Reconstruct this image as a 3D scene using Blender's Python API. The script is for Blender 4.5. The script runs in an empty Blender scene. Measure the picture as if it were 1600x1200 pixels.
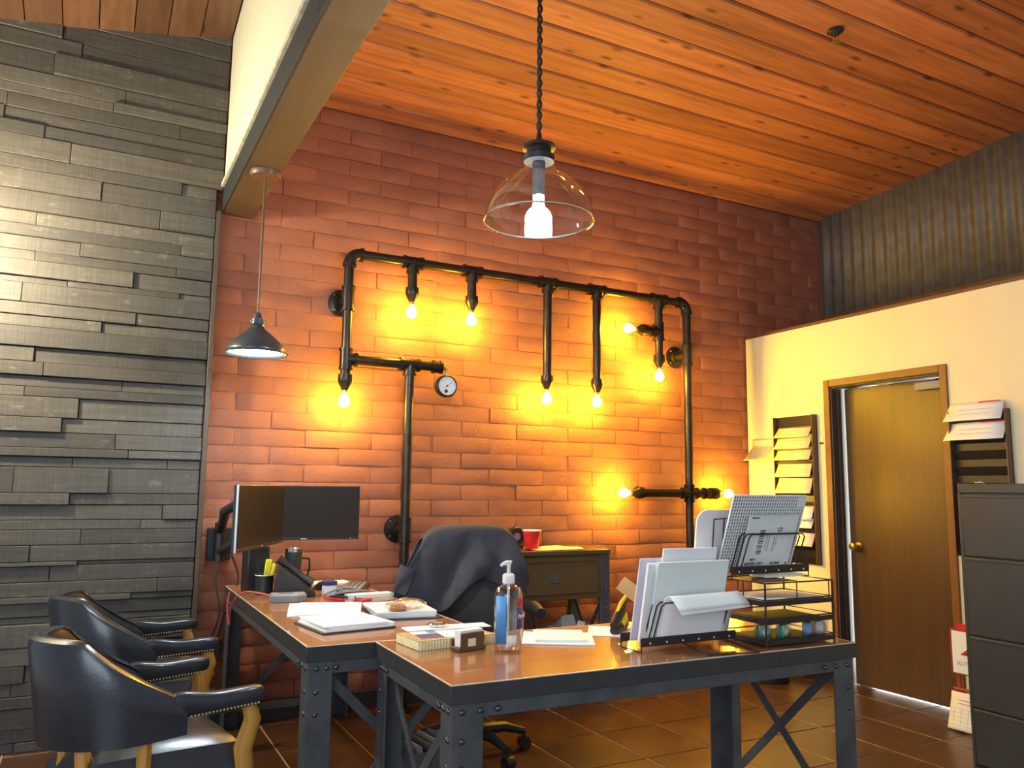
import bpy, math, random
from mathutils import Vector, Matrix
random.seed(7)
PI = math.pi
scene = bpy.context.scene
C = scene.collection

# ---------------------------------------------------------------- camera
F, YAW, PITCH, ROLL = 1248.03, 0.482797, 0.130016, 0.012046
fw = Vector((math.sin(YAW)*math.cos(PITCH), math.cos(YAW)*math.cos(PITCH), math.sin(PITCH)))
r0 = Vector((math.cos(YAW), -math.sin(YAW), 0)); u0 = r0.cross(fw)
rr = math.cos(ROLL)*r0 + math.sin(ROLL)*u0; uu = -math.sin(ROLL)*r0 + math.cos(ROLL)*u0
cd = bpy.data.cameras.new('camera'); cam = bpy.data.objects.new('camera', cd); C.objects.link(cam)
cd.sensor_width = 36; cd.lens = F/1600*36; cd.clip_start = .05
cam.matrix_world = Matrix(((rr.x, uu.x, -fw.x, 0), (rr.y, uu.y, -fw.y, 0), (rr.z, uu.z, -fw.z, 1.32), (0, 0, 0, 1)))
scene.camera = cam

# ---------------------------------------------------------------- world, large lights, exposure
w = bpy.data.worlds.new('world'); scene.world = w; w.use_nodes = True
w.node_tree.nodes['Background'].inputs[0].default_value = (.80, .90, 1.0, 1)
w.node_tree.nodes['Background'].inputs[1].default_value = .36

def area(name, loc, target, sx, sy, power, col):
    d = bpy.data.lights.new(name, 'AREA'); d.shape = 'RECTANGLE'; d.size = sx; d.size_y = sy; d.energy = power; d.color = col
    o = bpy.data.objects.new(name, d); C.objects.link(o); o.location = loc
    o.rotation_euler = (Vector(target)-Vector(loc)).to_track_quat('-Z', 'Y').to_euler()
    return o
# shop-front window behind and left of the photographer
area('shopfront_daylight', (-2.6, -1.6, 1.9), (.9, 3.2, .7), 3.0, 2.0, 90, (.72, .86, 1.0))
# lit room behind the door, seen only through the gaps round the slab
area('back_room_light', (5.15, 3.56, 1.1), (4.0, 3.56, 1.1), 1.1, 2.2, 320, (.92, 1.0, .95))

vs = scene.view_settings
vs.view_transform = 'Standard'; vs.look = 'None'; vs.gamma = 1; vs.use_curve_mapping = False; vs.exposure = 0.52
cy = scene.cycles
cy.max_bounces = 7; cy.diffuse_bounces = 4; cy.glossy_bounces = 4; cy.transparent_max_bounces = 12; cy.sample_clamp_indirect = 5

# ---------------------------------------------------------------- materials
def new_mat(name):
    m = bpy.data.materials.new(name); m.use_nodes = True
    return m, m.node_tree.nodes, m.node_tree.links, m.node_tree.nodes['Principled BSDF']
def coords(nt, ln, scale=(1, 1, 1), which='Object', rnd=False):
    tc = nt.new('ShaderNodeTexCoord'); mp = nt.new('ShaderNodeMapping')
    mp.inputs['Scale'].default_value = scale
    ln.new(tc.outputs[which], mp.inputs['Vector'])
    if rnd:
        oi = nt.new('ShaderNodeObjectInfo'); mu = nt.new('ShaderNodeVectorMath'); mu.operation = 'SCALE'
        cb = nt.new('ShaderNodeCombineXYZ')
        for k in range(3): ln.new(oi.outputs['Random'], cb.inputs[k])
        ln.new(cb.outputs[0], mu.inputs[0]); mu.inputs['Scale'].default_value = 37.0
        ln.new(mu.outputs[0], mp.inputs['Location'])
    return mp.outputs['Vector']
def noise(nt, ln, vec, scale, detail=4, rough=.6):
    n = nt.new('ShaderNodeTexNoise'); n.inputs['Scale'].default_value = scale
    n.inputs['Detail'].default_value = detail; n.inputs['Roughness'].default_value = rough
    ln.new(vec, n.inputs['Vector']); return n.outputs[0]
def ramp(nt, ln, fac, stops):
    r = nt.new('ShaderNodeValToRGB'); e = r.color_ramp.elements
    while len(e) < len(stops): e.new(.5)
    for el, (p, c) in zip(e, stops): el.position = p; el.color = (*c, 1)
    ln.new(fac, r.inputs[0]); return r.outputs[0]
def bump(nt, ln, h, bs, strength, dist=.01):
    b = nt.new('ShaderNodeBump'); b.inputs['Strength'].default_value = strength; b.inputs['Distance'].default_value = dist
    ln.new(h, b.inputs['Height']); ln.new(b.outputs[0], bs.inputs['Normal']); return b
def plain(name, col, rough=.5, metal=0, var=.12, vscale=12, bmp=0, bscale=80, coat=0):
    m, nt, ln, bs = new_mat(name)
    v = coords(nt, ln)
    f = noise(nt, ln, v, vscale)
    lo = tuple(c*(1-var) for c in col); hi = tuple(min(1, c*(1+var)) for c in col)
    ln.new(ramp(nt, ln, f, [(.3, lo), (.7, hi)]), bs.inputs['Base Color'])
    bs.inputs['Roughness'].default_value = rough; bs.inputs['Metallic'].default_value = metal
    bs.inputs['Coat Weight'].default_value = coat; bs.inputs['Coat Roughness'].default_value = .15
    if bmp: bump(nt, ln, noise(nt, ln, v, bscale, 3), bs, bmp, .004)
    return m
def emit(name, col, strength, base=(1, 1, 1)):
    m, nt, ln, bs = new_mat(name)
    bs.inputs['Base Color'].default_value = (*base, 1)
    bs.inputs['Emission Color'].default_value = (*col, 1); bs.inputs['Emission Strength'].default_value = strength
    return m
def glass(name, tint=(1, 1, 1), op=.12, rough=.02):
    m, nt, ln, bs = new_mat(name); out = nt['Material Output']
    tr = nt.new('ShaderNodeBsdfTransparent'); tr.inputs[0].default_value = (*tint, 1)
    gl = nt.new('ShaderNodeBsdfGlossy'); gl.inputs['Roughness'].default_value = rough
    lw = nt.new('ShaderNodeLayerWeight'); lw.inputs['Blend'].default_value = .35
    mr = nt.new('ShaderNodeMapRange'); mr.inputs['To Min'].default_value = op*.4; mr.inputs['To Max'].default_value = min(1, op*5)
    mx = nt.new('ShaderNodeMixShader')
    ln.new(lw.outputs['Facing'], mr.inputs['Value']); ln.new(mr.outputs[0], mx.inputs[0])
    ln.new(tr.outputs[0], mx.inputs[1]); ln.new(gl.outputs[0], mx.inputs[2]); ln.new(mx.outputs[0], out.inputs[0])
    return m
def grain_wood(name, stops, axis, rough=.45, knots=True, gs=1.0, tone=.25, bmp=.25, coat=0):
    """streaky boards; axis = length direction in object space"""
    m, nt, ln, bs = new_mat(name)
    sc = [14*gs]*3; sc[axis] = .9*gs
    v = coords(nt, ln, tuple(sc), rnd=True)
    f = noise(nt, ln, v, 1.6, 6, .65)
    col = ramp(nt, ln, f, stops)
    if knots:
        k = [3.2]*3; k[axis] = 1.1
        v2 = coords(nt, ln, tuple(k), rnd=True)
        vo = nt.new('ShaderNodeTexVoronoi'); vo.inputs['Scale'].default_value = 3.0; ln.new(v2, vo.inputs['Vector'])
        kr = ramp(nt, ln, vo.outputs['Distance'], [(.06, (.10, .07, .06)), (.19, (1, 1, 1))])
        mx = nt.new('ShaderNodeMixRGB'); mx.blend_type = 'MULTIPLY'; mx.inputs[0].default_value = .8
        ln.new(col, mx.inputs[1]); ln.new(kr, mx.inputs[2]); col = mx.outputs[0]
    oi = nt.new('ShaderNodeObjectInfo'); hs = nt.new('ShaderNodeHueSaturation')
    mr = nt.new('ShaderNodeMapRange'); mr.inputs['To Min'].default_value = 1-tone; mr.inputs['To Max'].default_value = 1+tone
    ln.new(oi.outputs['Random'], mr.inputs['Value']); ln.new(mr.outputs[0], hs.inputs['Value'])
    ln.new(col, hs.inputs['Color']); ln.new(hs.outputs[0], bs.inputs['Base Color'])
    bs.inputs['Roughness'].default_value = rough; bs.inputs['Coat Weight'].default_value = coat
    if bmp: bump(nt, ln, f, bs, bmp, .004)
    return m

M = {}
def brick_mat():
    m, nt, ln, bs = new_mat('painted_block')
    v = coords(nt, ln, rnd=True); g = coords(nt, ln, which='Object')
    f = noise(nt, ln, v, 5, 5)
    ln.new(ramp(nt, ln, f, [(.25, (.29, .098, .054)), (.75, (.38, .136, .076))]), bs.inputs['Base Color'])
    bs.inputs['Roughness'].default_value = .72
    h = nt.new('ShaderNodeMixRGB'); h.inputs[0].default_value = .5
    ln.new(noise(nt, ln, v, 26, 6, .7), h.inputs[1]); ln.new(noise(nt, ln, v, 90, 3), h.inputs[2])
    bump(nt, ln, h.outputs[0], bs, .55, .012)
    return m
M['brick'] = brick_mat()
M['mortar'] = plain('painted_mortar', (.27, .090, .051), .85, bmp=.4, bscale=60)
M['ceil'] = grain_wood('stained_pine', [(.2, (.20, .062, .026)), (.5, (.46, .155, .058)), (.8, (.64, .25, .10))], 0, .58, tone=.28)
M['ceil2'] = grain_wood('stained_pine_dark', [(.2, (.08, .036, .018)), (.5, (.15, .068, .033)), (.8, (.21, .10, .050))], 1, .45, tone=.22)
M['groove'] = plain('dark_groove', (.035, .016, .010), .9)
def barn_mat():
    m, nt, ln, bs = new_mat('charred_barn_wood')
    v = coords(nt, ln, (1.2, 6, 22), rnd=True); f = noise(nt, ln, v, 2.2, 6, .7)
    v2 = coords(nt, ln, (60, 8, 2), rnd=True); saw = noise(nt, ln, v2, 2.0, 3)
    v3 = coords(nt, ln, (2, 2, 5), rnd=True); worn = noise(nt, ln, v3, 3.5, 8, .75)
    c = ramp(nt, ln, f, [(.25, (.046, .040, .033)), (.6, (.078, .067, .054)), (.85, (.115, .098, .077))])
    wr = ramp(nt, ln, worn, [(.58, (0, 0, 0)), (.74, (.55, .55, .55))])
    mx = nt.new('ShaderNodeMixRGB'); ln.new(wr, mx.inputs[0]); ln.new(c, mx.inputs[1]); mx.inputs[2].default_value = (.27, .26, .21, 1)
    m2 = nt.new('ShaderNodeMixRGB'); m2.blend_type = 'OVERLAY'; m2.inputs[0].default_value = .45
    ln.new(mx.outputs[0], m2.inputs[1]); ln.new(saw, m2.inputs[2])
    oi = nt.new('ShaderNodeObjectInfo'); hs = nt.new('ShaderNodeHueSaturation'); mr = nt.new('ShaderNodeMapRange')
    mr.inputs['To Min'].default_value = .75; mr.inputs['To Max'].default_value = 1.3
    ln.new(oi.outputs['Random'], mr.inputs['Value']); ln.new(mr.outputs[0], hs.inputs['Value'])
    ln.new(m2.outputs[0], hs.inputs['Color']); ln.new(hs.outputs[0], bs.inputs['Base Color'])
    bs.inputs['Roughness'].default_value = .6
    bump(nt, ln, saw, bs, .3, .004)
    return m
M['barn'] = barn_mat()
M['beam'] = grain_wood('brown_beam', [(.2, (.070, .040, .021)), (.8, (.115, .066, .034))], 1, .6, knots=False, tone=.1, bmp=.1)
M['beamside'] = plain('dark_beam_side', (.016, .016, .017), .7)
M['white'] = plain('cream_plaster', (.76, .70, .52), .75, var=.03, vscale=4, bmp=.05)
M['dust'] = plain('dusty_ledge', (.50, .45, .34), .85, var=.3, vscale=20)
M['wallwhite'] = plain('white_wall_paint', (.80, .72, .50), .6, var=.03, vscale=3, bmp=.06, bscale=150)
M['corr'] = plain('corrugated_metal', (.135, .120, .105), .55, .15, var=.2)
M['trim'] = plain('brown_trim', (.13, .062, .030), .45, var=.15)
def tile_mat():
    m, nt, ln, bs = new_mat('brown_floor_tile')
    v = coords(nt, ln, rnd=True); f = noise(nt, ln, v, 4.5, 8, .7)
    ln.new(ramp(nt, ln, f, [(.25, (.045, .018, .010)), (.55, (.085, .036, .018)), (.8, (.14, .062, .030))]), bs.inputs['Base Color'])
    rg = nt.new('ShaderNodeMapRange'); rg.inputs['To Min'].default_value = .22; rg.inputs['To Max'].default_value = .42
    ln.new(f, rg.inputs['Value']); ln.new(rg.outputs[0], bs.inputs['Roughness'])
    bump(nt, ln, f, bs, .06, .01)
    return m
M['tile'] = tile_mat()
M['grout'] = plain('tan_grout', (.46, .30, .18), .85)
M['door'] = grain_wood('dark_door_veneer', [(.2, (.072, .040, .022)), (.8, (.125, .070, .036))], 2, .36, knots=False, tone=.05, bmp=.05)
M['doorframe'] = plain('brown_door_frame', (.20, .085, .028), .4)
M['jamb'] = plain('dark_jamb', (.075, .050, .035), .5)
M['steel'] = plain('blackened_steel', (.088, .094, .102), .45, .25, var=.25, vscale=9, bmp=.08)
M['edge'] = plain('black_edge_band', (.046, .045, .047), .42, .15)
M['rivet'] = plain('steel_rivet', (.11, .115, .125), .35, .8)
M['desktop'] = grain_wood('walnut_desktop', [(.2, (.20, .078, .028)), (.5, (.37, .155, .058)), (.8, (.48, .215, .085))], 0, .20, knots=False, gs=.6, tone=.05, bmp=.03, coat=.5)
M['desktop_y'] = grain_wood('walnut_desktop_long', [(.2, (.20, .080, .030)), (.5, (.36, .155, .060)), (.8, (.47, .21, .085))], 1, .24, knots=False, gs=.6, tone=.05, bmp=.03, coat=.5)
M['pale_edge'] = plain('pale_edge_metal', (.75, .68, .60), .35, .3)  # pale tone for the thin strips along the desk edges
M['pipe'] = plain('black_iron_pipe', (.045, .036, .030), .34, .75, var=.25, vscale=15)
M['brass'] = plain('aged_brass', (.55, .36, .12), .3, .9)
M['chrome'] = plain('chrome', (.75, .74, .72), .15, 1)
M['bulb'] = emit('amber_bulb', (1, .60, .030), 330)
M['coolglow'] = emit('cool_lamp_diffuser', (.75, .9, 1), 60)
M['mainbulb'] = emit('cool_bulb', (.80, .93, 1), 330)
M['sidebulb'] = emit('warm_white_bulb', (1, .88, .60), 1200)
M['glass'] = glass('clear_glass', op=.10)
M['glass2'] = glass('bottle_plastic', (.97, .985, 1), .16, .05)
M['liquid'] = glass('clear_gel', (.93, .96, .99), .10)
M['film'] = glass('crinkled_film', (.93, .93, .95), .30, .15)
M['leather'] = plain('black_leather', (.022, .025, .032), .30, 0, var=.25, vscale=8, bmp=.18, bscale=55, coat=.25)
M['oak'] = grain_wood('golden_oak', [(.2, (.44, .19, .026)), (.8, (.66, .32, .055))], 2, .35, knots=False, gs=1.5, tone=.08, coat=.3)
M['nail'] = plain('brass_nailhead', (.80, .66, .38), .25, .9)
M['jacket'] = plain('navy_cloth', (.040, .039, .052), .85, var=.15, vscale=30, bmp=.1, bscale=250)
M['chairfab'] = plain('charcoal_fabric', (.050, .048, .050), .8, bmp=.15, bscale=220)
M['black'] = plain('black_plastic', (.018, .018, .020), .4)
M['blackwire'] = plain('black_wire', (.026, .021, .018), .62, .1)
M['screen'] = plain('dark_screen', (.026, .019, .015), .28, var=.05)
M['screen'].node_tree.nodes['Principled BSDF'].inputs['Specular IOR Level'].default_value = .25
M['slate'] = plain('slate_enamel', (.050, .058, .072), .35, .2)
M['tumblerpaint'] = plain('charcoal_powder_coat', (.045, .050, .055), .5)
M['grey'] = plain('grey_plastic', (.22, .23, .25), .45)
M['silver'] = plain('silver_plastic', (.62, .63, .65), .3, .5)
M['paper'] = plain('white_paper', (.86, .87, .88), .75, var=.02, vscale=5)
M['paper2'] = plain('pale_green_paper', (.80, .86, .84), .75, var=.03, vscale=5)
M['pink'] = plain('pink_paper', (.80, .62, .62), .75, var=.04)
M['yellowp'] = plain('buff_card', (.86, .76, .42), .75, var=.04)
M['lilac'] = plain('lilac_paper', (.70, .66, .80), .75, var=.03)
M['ink'] = plain('black_ink', (.03, .03, .035), .7)
M['greyink'] = plain('grey_ink', (.42, .44, .45), .7)
M['redink'] = plain('red_ink', (.55, .05, .05), .6)
M['red'] = plain('red_plastic', (.72, .020, .025), .35)
M['redm'] = plain('red_painted_metal', (.33, .040, .035), .45)
M['yellow'] = plain('bright_yellow', (.85, .75, .02), .5)
M['yeltool'] = plain('amber_yellow_plastic', (.85, .55, .03), .4)
M['blue'] = plain('blue_label', (.07, .28, .62), .5)
M['navy'] = plain('navy_print', (.035, .045, .16), .55)
M['purple'] = plain('purple_label', (.10, .06, .17), .5)
M['cream'] = plain('cream_page_edge', (.78, .74, .48), .8, var=.15, vscale=60)
M['tan'] = plain('tan_kraft', (.50, .31, .14), .7)
M['cabinet'] = plain('dark_filing_metal', (.052, .053, .058), .45, .35, var=.1, vscale=6, bmp=.04)
M['console'] = grain_wood('dark_console_wood', [(.2, (.075, .046, .018)), (.8, (.14, .085, .034))], 0, .4, knots=False, tone=.05, bmp=.08)
M['green'] = plain('green_tape', (.06, .35, .22), .4)
M['greybox'] = plain('pale_grey_board', (.36, .38, .37), .7)
M['boxgrey'] = plain('grey_cardboard', (.15, .155, .145), .8)
M['cable'] = plain('dark_cable', (.020, .020, .022), .5)
M['redcable'] = plain('red_cable', (.40, .06, .06), .5)
M['cookie'] = plain('baked_brown', (.50, .22, .07), .7, var=.4, vscale=40)

# ---------------------------------------------------------------- mesh helpers
class MB:
    def __init__(s): s.v = []; s.f = []
    def add(s, vs, fs):
        n = len(s.v); s.v += [tuple(v) for v in vs]; s.f += [tuple(i+n for i in f) for f in fs]; return s
    def box(s, lo, hi, mat=None):
        x0, y0, z0 = lo; x1, y1, z1 = hi
        vs = [Vector(p) for p in ((x0,y0,z0),(x1,y0,z0),(x1,y1,z0),(x0,y1,z0),(x0,y0,z1),(x1,y0,z1),(x1,y1,z1),(x0,y1,z1))]
        if mat: vs = [mat @ v for v in vs]
        return s.add(vs, [(0,3,2,1),(4,5,6,7),(0,1,5,4),(1,2,6,5),(2,3,7,6),(3,0,4,7)])
    def cbox(s, c, size, rot=(0,0,0)):
        from mathutils import Euler
        m = Matrix.Translation(c) @ Euler(rot).to_matrix().to_4x4()
        h = [a/2 for a in size]
        return s.box([-a for a in h], h, m)
    def bar(s, p0, p1, wd, th, up=(0,0,1)):
        p0 = Vector(p0); p1 = Vector(p1); d = (p1-p0); L = d.length; d.normalize()
        a = Vector(up).cross(d)
        if a.length < 1e-5: a = Vector((1,0,0)).cross(d)
        a.normalize(); b = d.cross(a)
        m = Matrix(((d.x,a.x,b.x,p0.x),(d.y,a.y,b.y,p0.y),(d.z,a.z,b.z,p0.z),(0,0,0,1)))
        return s.box((0,-wd/2,-th/2), (L,wd/2,th/2), m)
    def tube(s, pts, rad, n=10, caps=True, closed=False):
        pts = [Vector(p) for p in pts]; k = len(pts)
        rads = rad if isinstance(rad, (list, tuple)) else [rad]*k
        ring = []; prev = None
        for i, p in enumerate(pts):
            if closed: d = pts[(i+1) % k]-pts[i-1]
            else: d = pts[min(i+1, k-1)]-pts[max(i-1, 0)]
            d.normalize()
            if prev is None:
                a = d.cross(Vector((0,0,1)))
                if a.length < 1e-3: a = d.cross(Vector((1,0,0)))
            else: a = prev-d*prev.dot(d)
            a.normalize(); prev = a; b = d.cross(a)
            ring.append([p+(a*math.cos(2*PI*j/n)+b*math.sin(2*PI*j/n))*rads[i] for j in range(n)])
        vs = [v for r in ring for v in r]; fs = []
        for i in range(k if closed else k-1):
            i2 = (i+1) % k
            for j in range(n): fs.append((i*n+j, i*n+(j+1) % n, i2*n+(j+1) % n, i2*n+j))
        if caps and not closed: fs += [tuple(range(n))[::-1], tuple((k-1)*n+j for j in range(n))]
        return s.add(vs, fs)
    def lathe(s, prof, c=(0,0,0), n=24, axis='Z'):
        vs = []; fs = []
        for r, h in prof:
            for j in range(n):
                a = 2*PI*j/n; x, y = r*math.cos(a), r*math.sin(a)
                p = (x, y, h) if axis == 'Z' else ((h, x, y) if axis == 'X' else (x, h, y))
                vs.append((c[0]+p[0], c[1]+p[1], c[2]+p[2]))
        for i in range(len(prof)-1):
            for j in range(n):
                q = (i*n+j, i*n+(j+1) % n, (i+1)*n+(j+1) % n, (i+1)*n+j)
                fs.append(q if axis != 'Y' else q[::-1])
        if prof[0][0] > 1e-4: fs.append(tuple(range(n))[::-1])
        if prof[-1][0] > 1e-4: fs.append(tuple((len(prof)-1)*n+j for j in range(n)))
        return s.add(vs, fs)
    def ball(s, c, r, n=12, m=8, sc=(1,1,1)):
        prof = [(r*math.sin(PI*i/m), -r*math.cos(PI*i/m)) for i in range(m+1)]
        k = len(s.v); s.lathe(prof, (0,0,0), n)
        for i in range(k, len(s.v)):
            v = s.v[i]; s.v[i] = (c[0]+v[0]*sc[0], c[1]+v[1]*sc[1], c[2]+v[2]*sc[2])
        return s
    def grid(s, nu, nv, fn):
        vs = [fn(i/(nu-1), j/(nv-1)) for i in range(nu) for j in range(nv)]
        fs = [(i*nv+j, (i+1)*nv+j, (i+1)*nv+j+1, i*nv+j+1) for i in range(nu-1) for j in range(nv-1)]
        return s.add(vs, fs)
    def prism(s, poly, z0, z1):
        n = len(poly); vs = [(x,y,z0) for x,y in poly]+[(x,y,z1) for x,y in poly]
        return s.add(vs, [tuple(range(n))[::-1], tuple(range(n,2*n))]+[(i,(i+1)%n,n+(i+1)%n,n+i) for i in range(n)])
    def mesh(s, name, mat, smooth=True):
        me = bpy.data.meshes.new(name); me.from_pydata(s.v, [], s.f); me.update()
        if mat: me.materials.append(M[mat] if isinstance(mat, str) else mat)
        if smooth:
            me.shade_smooth()
            me.set_sharp_from_angle(angle=math.radians(38))
        return me
    def build(s, name, mat, parent=None, bev=0, seg=2, smooth=True, sub=0, solid=0):
        return put(name, s.mesh(name, mat, smooth), parent, bev=bev, seg=seg, sub=sub, solid=solid)
def put(name, me, parent=None, loc=None, rot=None, bev=0, seg=2, sub=0, solid=0):
    o = bpy.data.objects.new(name, me); C.objects.link(o)
    if parent: o.parent = parent
    if loc: o.location = loc
    if rot: o.rotation_euler = rot
    if solid:
        m = o.modifiers.new('thickness', 'SOLIDIFY'); m.thickness = solid; m.offset = 0
    if bev:
        m = o.modifiers.new('bevel', 'BEVEL'); m.width = bev; m.segments = seg; m.limit_method = 'ANGLE'; m.angle_limit = math.radians(40)
    if sub:
        m = o.modifiers.new('subdivision', 'SUBSURF'); m.levels = sub; m.render_levels = sub
    return o
def tag(o, label=None, cat=None, group=None, kind=None):
    if label: o['label'] = label
    if cat: o['category'] = cat
    if group: o['group'] = group
    if kind: o['kind'] = kind
    return o
def thing(name, label, cat, loc=(0,0,0), rz=0, group=None):
    o = bpy.data.objects.new(name, None); C.objects.link(o); o.location = loc; o.rotation_euler = (0,0,rz)
    o.empty_display_size = .1
    return tag(o, label, cat, group)
def struct(o, label=None): o['kind'] = 'structure'; return o
def word(txt, size, mat, parent, loc, rot, name='lettering', depth=.0006):
    cu = bpy.data.curves.new(name, 'FONT'); cu.body = txt; cu.size = size; cu.extrude = depth; cu.resolution_u = 3
    cu.align_x = 'CENTER'; cu.align_y = 'CENTER'
    t = bpy.data.objects.new(name, cu); me = bpy.data.meshes.new_from_object(t)
    bpy.data.objects.remove(t); me.materials.clear(); me.materials.append(M[mat])
    o = bpy.data.objects.new(name, me); C.objects.link(o); o.parent = parent; o.location = loc; o.rotation_euler = rot
    return o
def sheet_box(name, c, size, rz, mat, label, cat, n=1, group=None, bow=0):
    """a thin stack of paper as a bevelless slab, slightly bowed"""
    b = MB()
    sx, sy, sz = size
    ca, sa = math.cos(rz), math.sin(rz)
    def top(u, v):
        x = (u-.5)*sx; y = (v-.5)*sy
        return (c[0]+x*ca-y*sa, c[1]+x*sa+y*ca, c[2]+sz+bow*math.sin(PI*u)*math.sin(PI*v))
    b.grid(6, 6, top)
    b.grid(6, 6, lambda u, v: (top(1-u, v)[0], top(1-u, v)[1], c[2]))
    for e in range(4):
        def side(u, v, e=e):
            q = [(u,0),(1,u),(1-u,1),(0,1-u)][e]; p = top(*q); return (p[0], p[1], c[2]+(p[2]-c[2])*v)
        b.grid(6, 2, side)
    return tag(b.build(name, mat), label, cat, group)

# ================================================================ SETTING
YB, XW, XC = 4.86, 4.694, 5.611
# ---- floor: tiles on grout
fl = struct(MB().box((-2.4, -1.2, -.06), (5.7, 5.0, -.004)).build('floor', 'grout', smooth=False))
tx, ty = .405, .455
tm = MB().box((.0045, .0045, -.005), (tx-.0045, ty-.0045, 0)).mesh('tile', 'tile', False)
X0, Y0 = 2.15-10*tx, 4.28-12*ty
for i in range(0, 19):
    for j in range(4, 14):
        x, y = X0+i*tx, Y0+j*ty
        if x > 4.69 or y > 4.85 or x < -.4: continue
        put('tile', tm, fl, (x, y, 0), bev=.003, seg=1)
b = MB()
for i in range(0, 19):
    for j in range(-1, 14):
        x, y = X0+i*tx, Y0+j*ty
        if (j >= 4 and x >= -.4 and x <= 4.69) or y > 4.85 or y < -1.1 or x > 5.2: continue
        b.box((x+.004, y+.004, -.010), (x+tx-.004, y+ty-.004, 0))
o = b.build('distant_tiles', 'tile', fl, smooth=False); o['kind'] = 'stuff'

# ---- red slump-block wall
wb = struct(MB().box((-1.8, YB-.0008, 0), (5.75, YB+.2, 4.2)).build('wall_back', 'mortar', smooth=False))
CH, BL = .1033, .413
def block_mesh(seed, L):
    rnd = random.Random(seed); b = MB()
    j = lambda a: rnd.uniform(-a, a)
    g = .0015; x0, x1, z0, z1 = g, L-g, g, CH-g; bv = .0028
    d = .008
    nx = 6; nz = 4
    def fr(u, v):
        x = x0+(x1-x0)*u; z = z0+(z1-z0)*v
        e = min(u*(x1-x0), (1-u)*(x1-x0), v*(z1-z0), (1-v)*(z1-z0))
        edge = 0 if e > 1e-6 else bv
        return (x+j(.003), -d+edge+j(.0030), z+j(.0022))
    us = [0, .03, .33, .66, .97, 1]; vv = [0, .12, .88, 1]
    b.grid(6, 4, lambda u, v: fr(us[round(u*5)], vv[round(v*3)]))
    n = len(b.v)
    rim = [i*4 for i in range(6)]+[20+k for k in (1, 2, 3)]+[i*4+3 for i in (4, 3, 2, 1, 0)]+[2, 1]
    b.add([(b.v[r][0], 0, b.v[r][2]) for r in rim], [])
    for k in range(len(rim)):
        k2 = (k+1) % len(rim); b.f.append((rim[k], n+k, n+k2, rim[k2]))
    return b.mesh('block', 'brick')
variants = [block_mesh(100+i, BL) for i in range(8)]
halfs = [block_mesh(200+i, BL/2) for i in range(4)]
cnt = 0; rest = MB()
cands = []
for r in range(36):
    z = r*CH
    off = 0 if r % 2 == 0 else BL/2
    xs = .52 - off
    while xs < 5.6:
        x0 = max(xs, .52); x1 = min(xs+BL, 5.61)
        if x1-x0 > .05: cands.append((x0, x1, z, r))
        xs += BL
def prio(c):
    x0, x1, z, r = c
    if z+CH > 3.80: return 9
    if x0 > 4.62 and z < 2.45: return 8
    if z < .45 or (z < .62 and x0 > 1.3): return 7
    return abs(z-1.75)/1.4 + (0 if x0 < 4.6 else .4)
cands.sort(key=prio)
for k, (x0, x1, z, r) in enumerate(cands):
    L = x1-x0
    me = variants[random.randrange(8)] if L > BL*.75 else halfs[random.randrange(4)]
    base = BL if L > BL*.75 else BL/2
    dy = random.uniform(-.003, .003)
    if k < 300 and prio((x0, x1, z, r)) < 7:
        o = put('block', me, wb, (x0, YB+dy, z)); o.scale = (L/base, 1, 1)
    else:
        rest.add([(x0+v.co.x*L/base, YB+dy+v.co.y, z+v.co.z) for v in me.vertices], [tuple(p.vertices) for p in me.polygons])
o = rest.build('farther_blocks', 'brick', wb); o['kind'] = 'stuff'

# ---- barn-wood cladding on the left
YL = 4.805
wl = struct(MB().box((-1.8, YL+.004, 0), (.535, YB-.012, 4.02)).build('wall_left', 'groove', smooth=False))
rows = [4.03, 3.929, 3.83, 3.73, 3.639, 3.517, 3.43, 3.375, 3.295, 3.22, 3.147, 3.032, 2.96, 2.851, 2.742, 2.67, 2.606, 2.529, 2.476, 2.388, 2.354, 2.25, 2.184, 2.124, 2.02, 1.942, 1.87, 1.813, 1.762, 1.656, 1.58, 1.5, 1.454, 1.4, 1.268, 1.208, 1.13, 1.081, 1.004, .921, .9, .82, .748, .717, .649, .615, .503, .415, .33, .268, .212, .113, .047, 0]
for k in range(len(rows)-1):
    z1, z0 = rows[k], rows[k+1]
    cuts = [-1.75]; x = -1.75+random.uniform(.3, 1.1)
    while x < .40:
        cuts.append(x); x += random.uniform(.42, 1.25)
    cuts.append(.546 if z0 < 3.0 else .577)
    for a, c in zip(cuts, cuts[1:]):
        d = random.choice((.004, .010, .018, .026, .030))
        b = MB().box((0, -d-.012, .0012), (c-a-.002, .003, z1-z0-.0012))
        o = b.build('plank', 'barn', wl, bev=.0025, seg=1, smooth=False); o.location = (a, YL, z0)
struct(MB().box((.548, YL-.052, 0), (.574, YB-.014, 2.90)).build('trim_1', 'jamb', bev=.003))

# ---- beam, plaster wall above it
bm = struct(thing('trim_2', None, None)) ; bm['label'] = 'brown boxed ceiling beam running from the barn wood wall'
for a, c in ((-1.2, 2.55), (2.552, YB-.03)):
    MB().box((.590, a, 2.905 if c > 3 else 2.895), (.763, c, 3.05)).build('beam_segment', 'beam', bm, bev=.004)
    MB().box((.578, a, 2.905 if c > 3 else 2.895), (.590, c, 3.05)).build('beam_side_board', 'beamside', bm, bev=.002)
wu = struct(MB().box((.580, -1.2, 3.062), (.763, YL-.044, 4.75)).build('wall_upper', 'white', smooth=False))
struct(MB().box((.562, -1.2, 3.045), (.5895, YL-.045, 3.068)).build('trim_3', 'dust', bev=.003))

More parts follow.
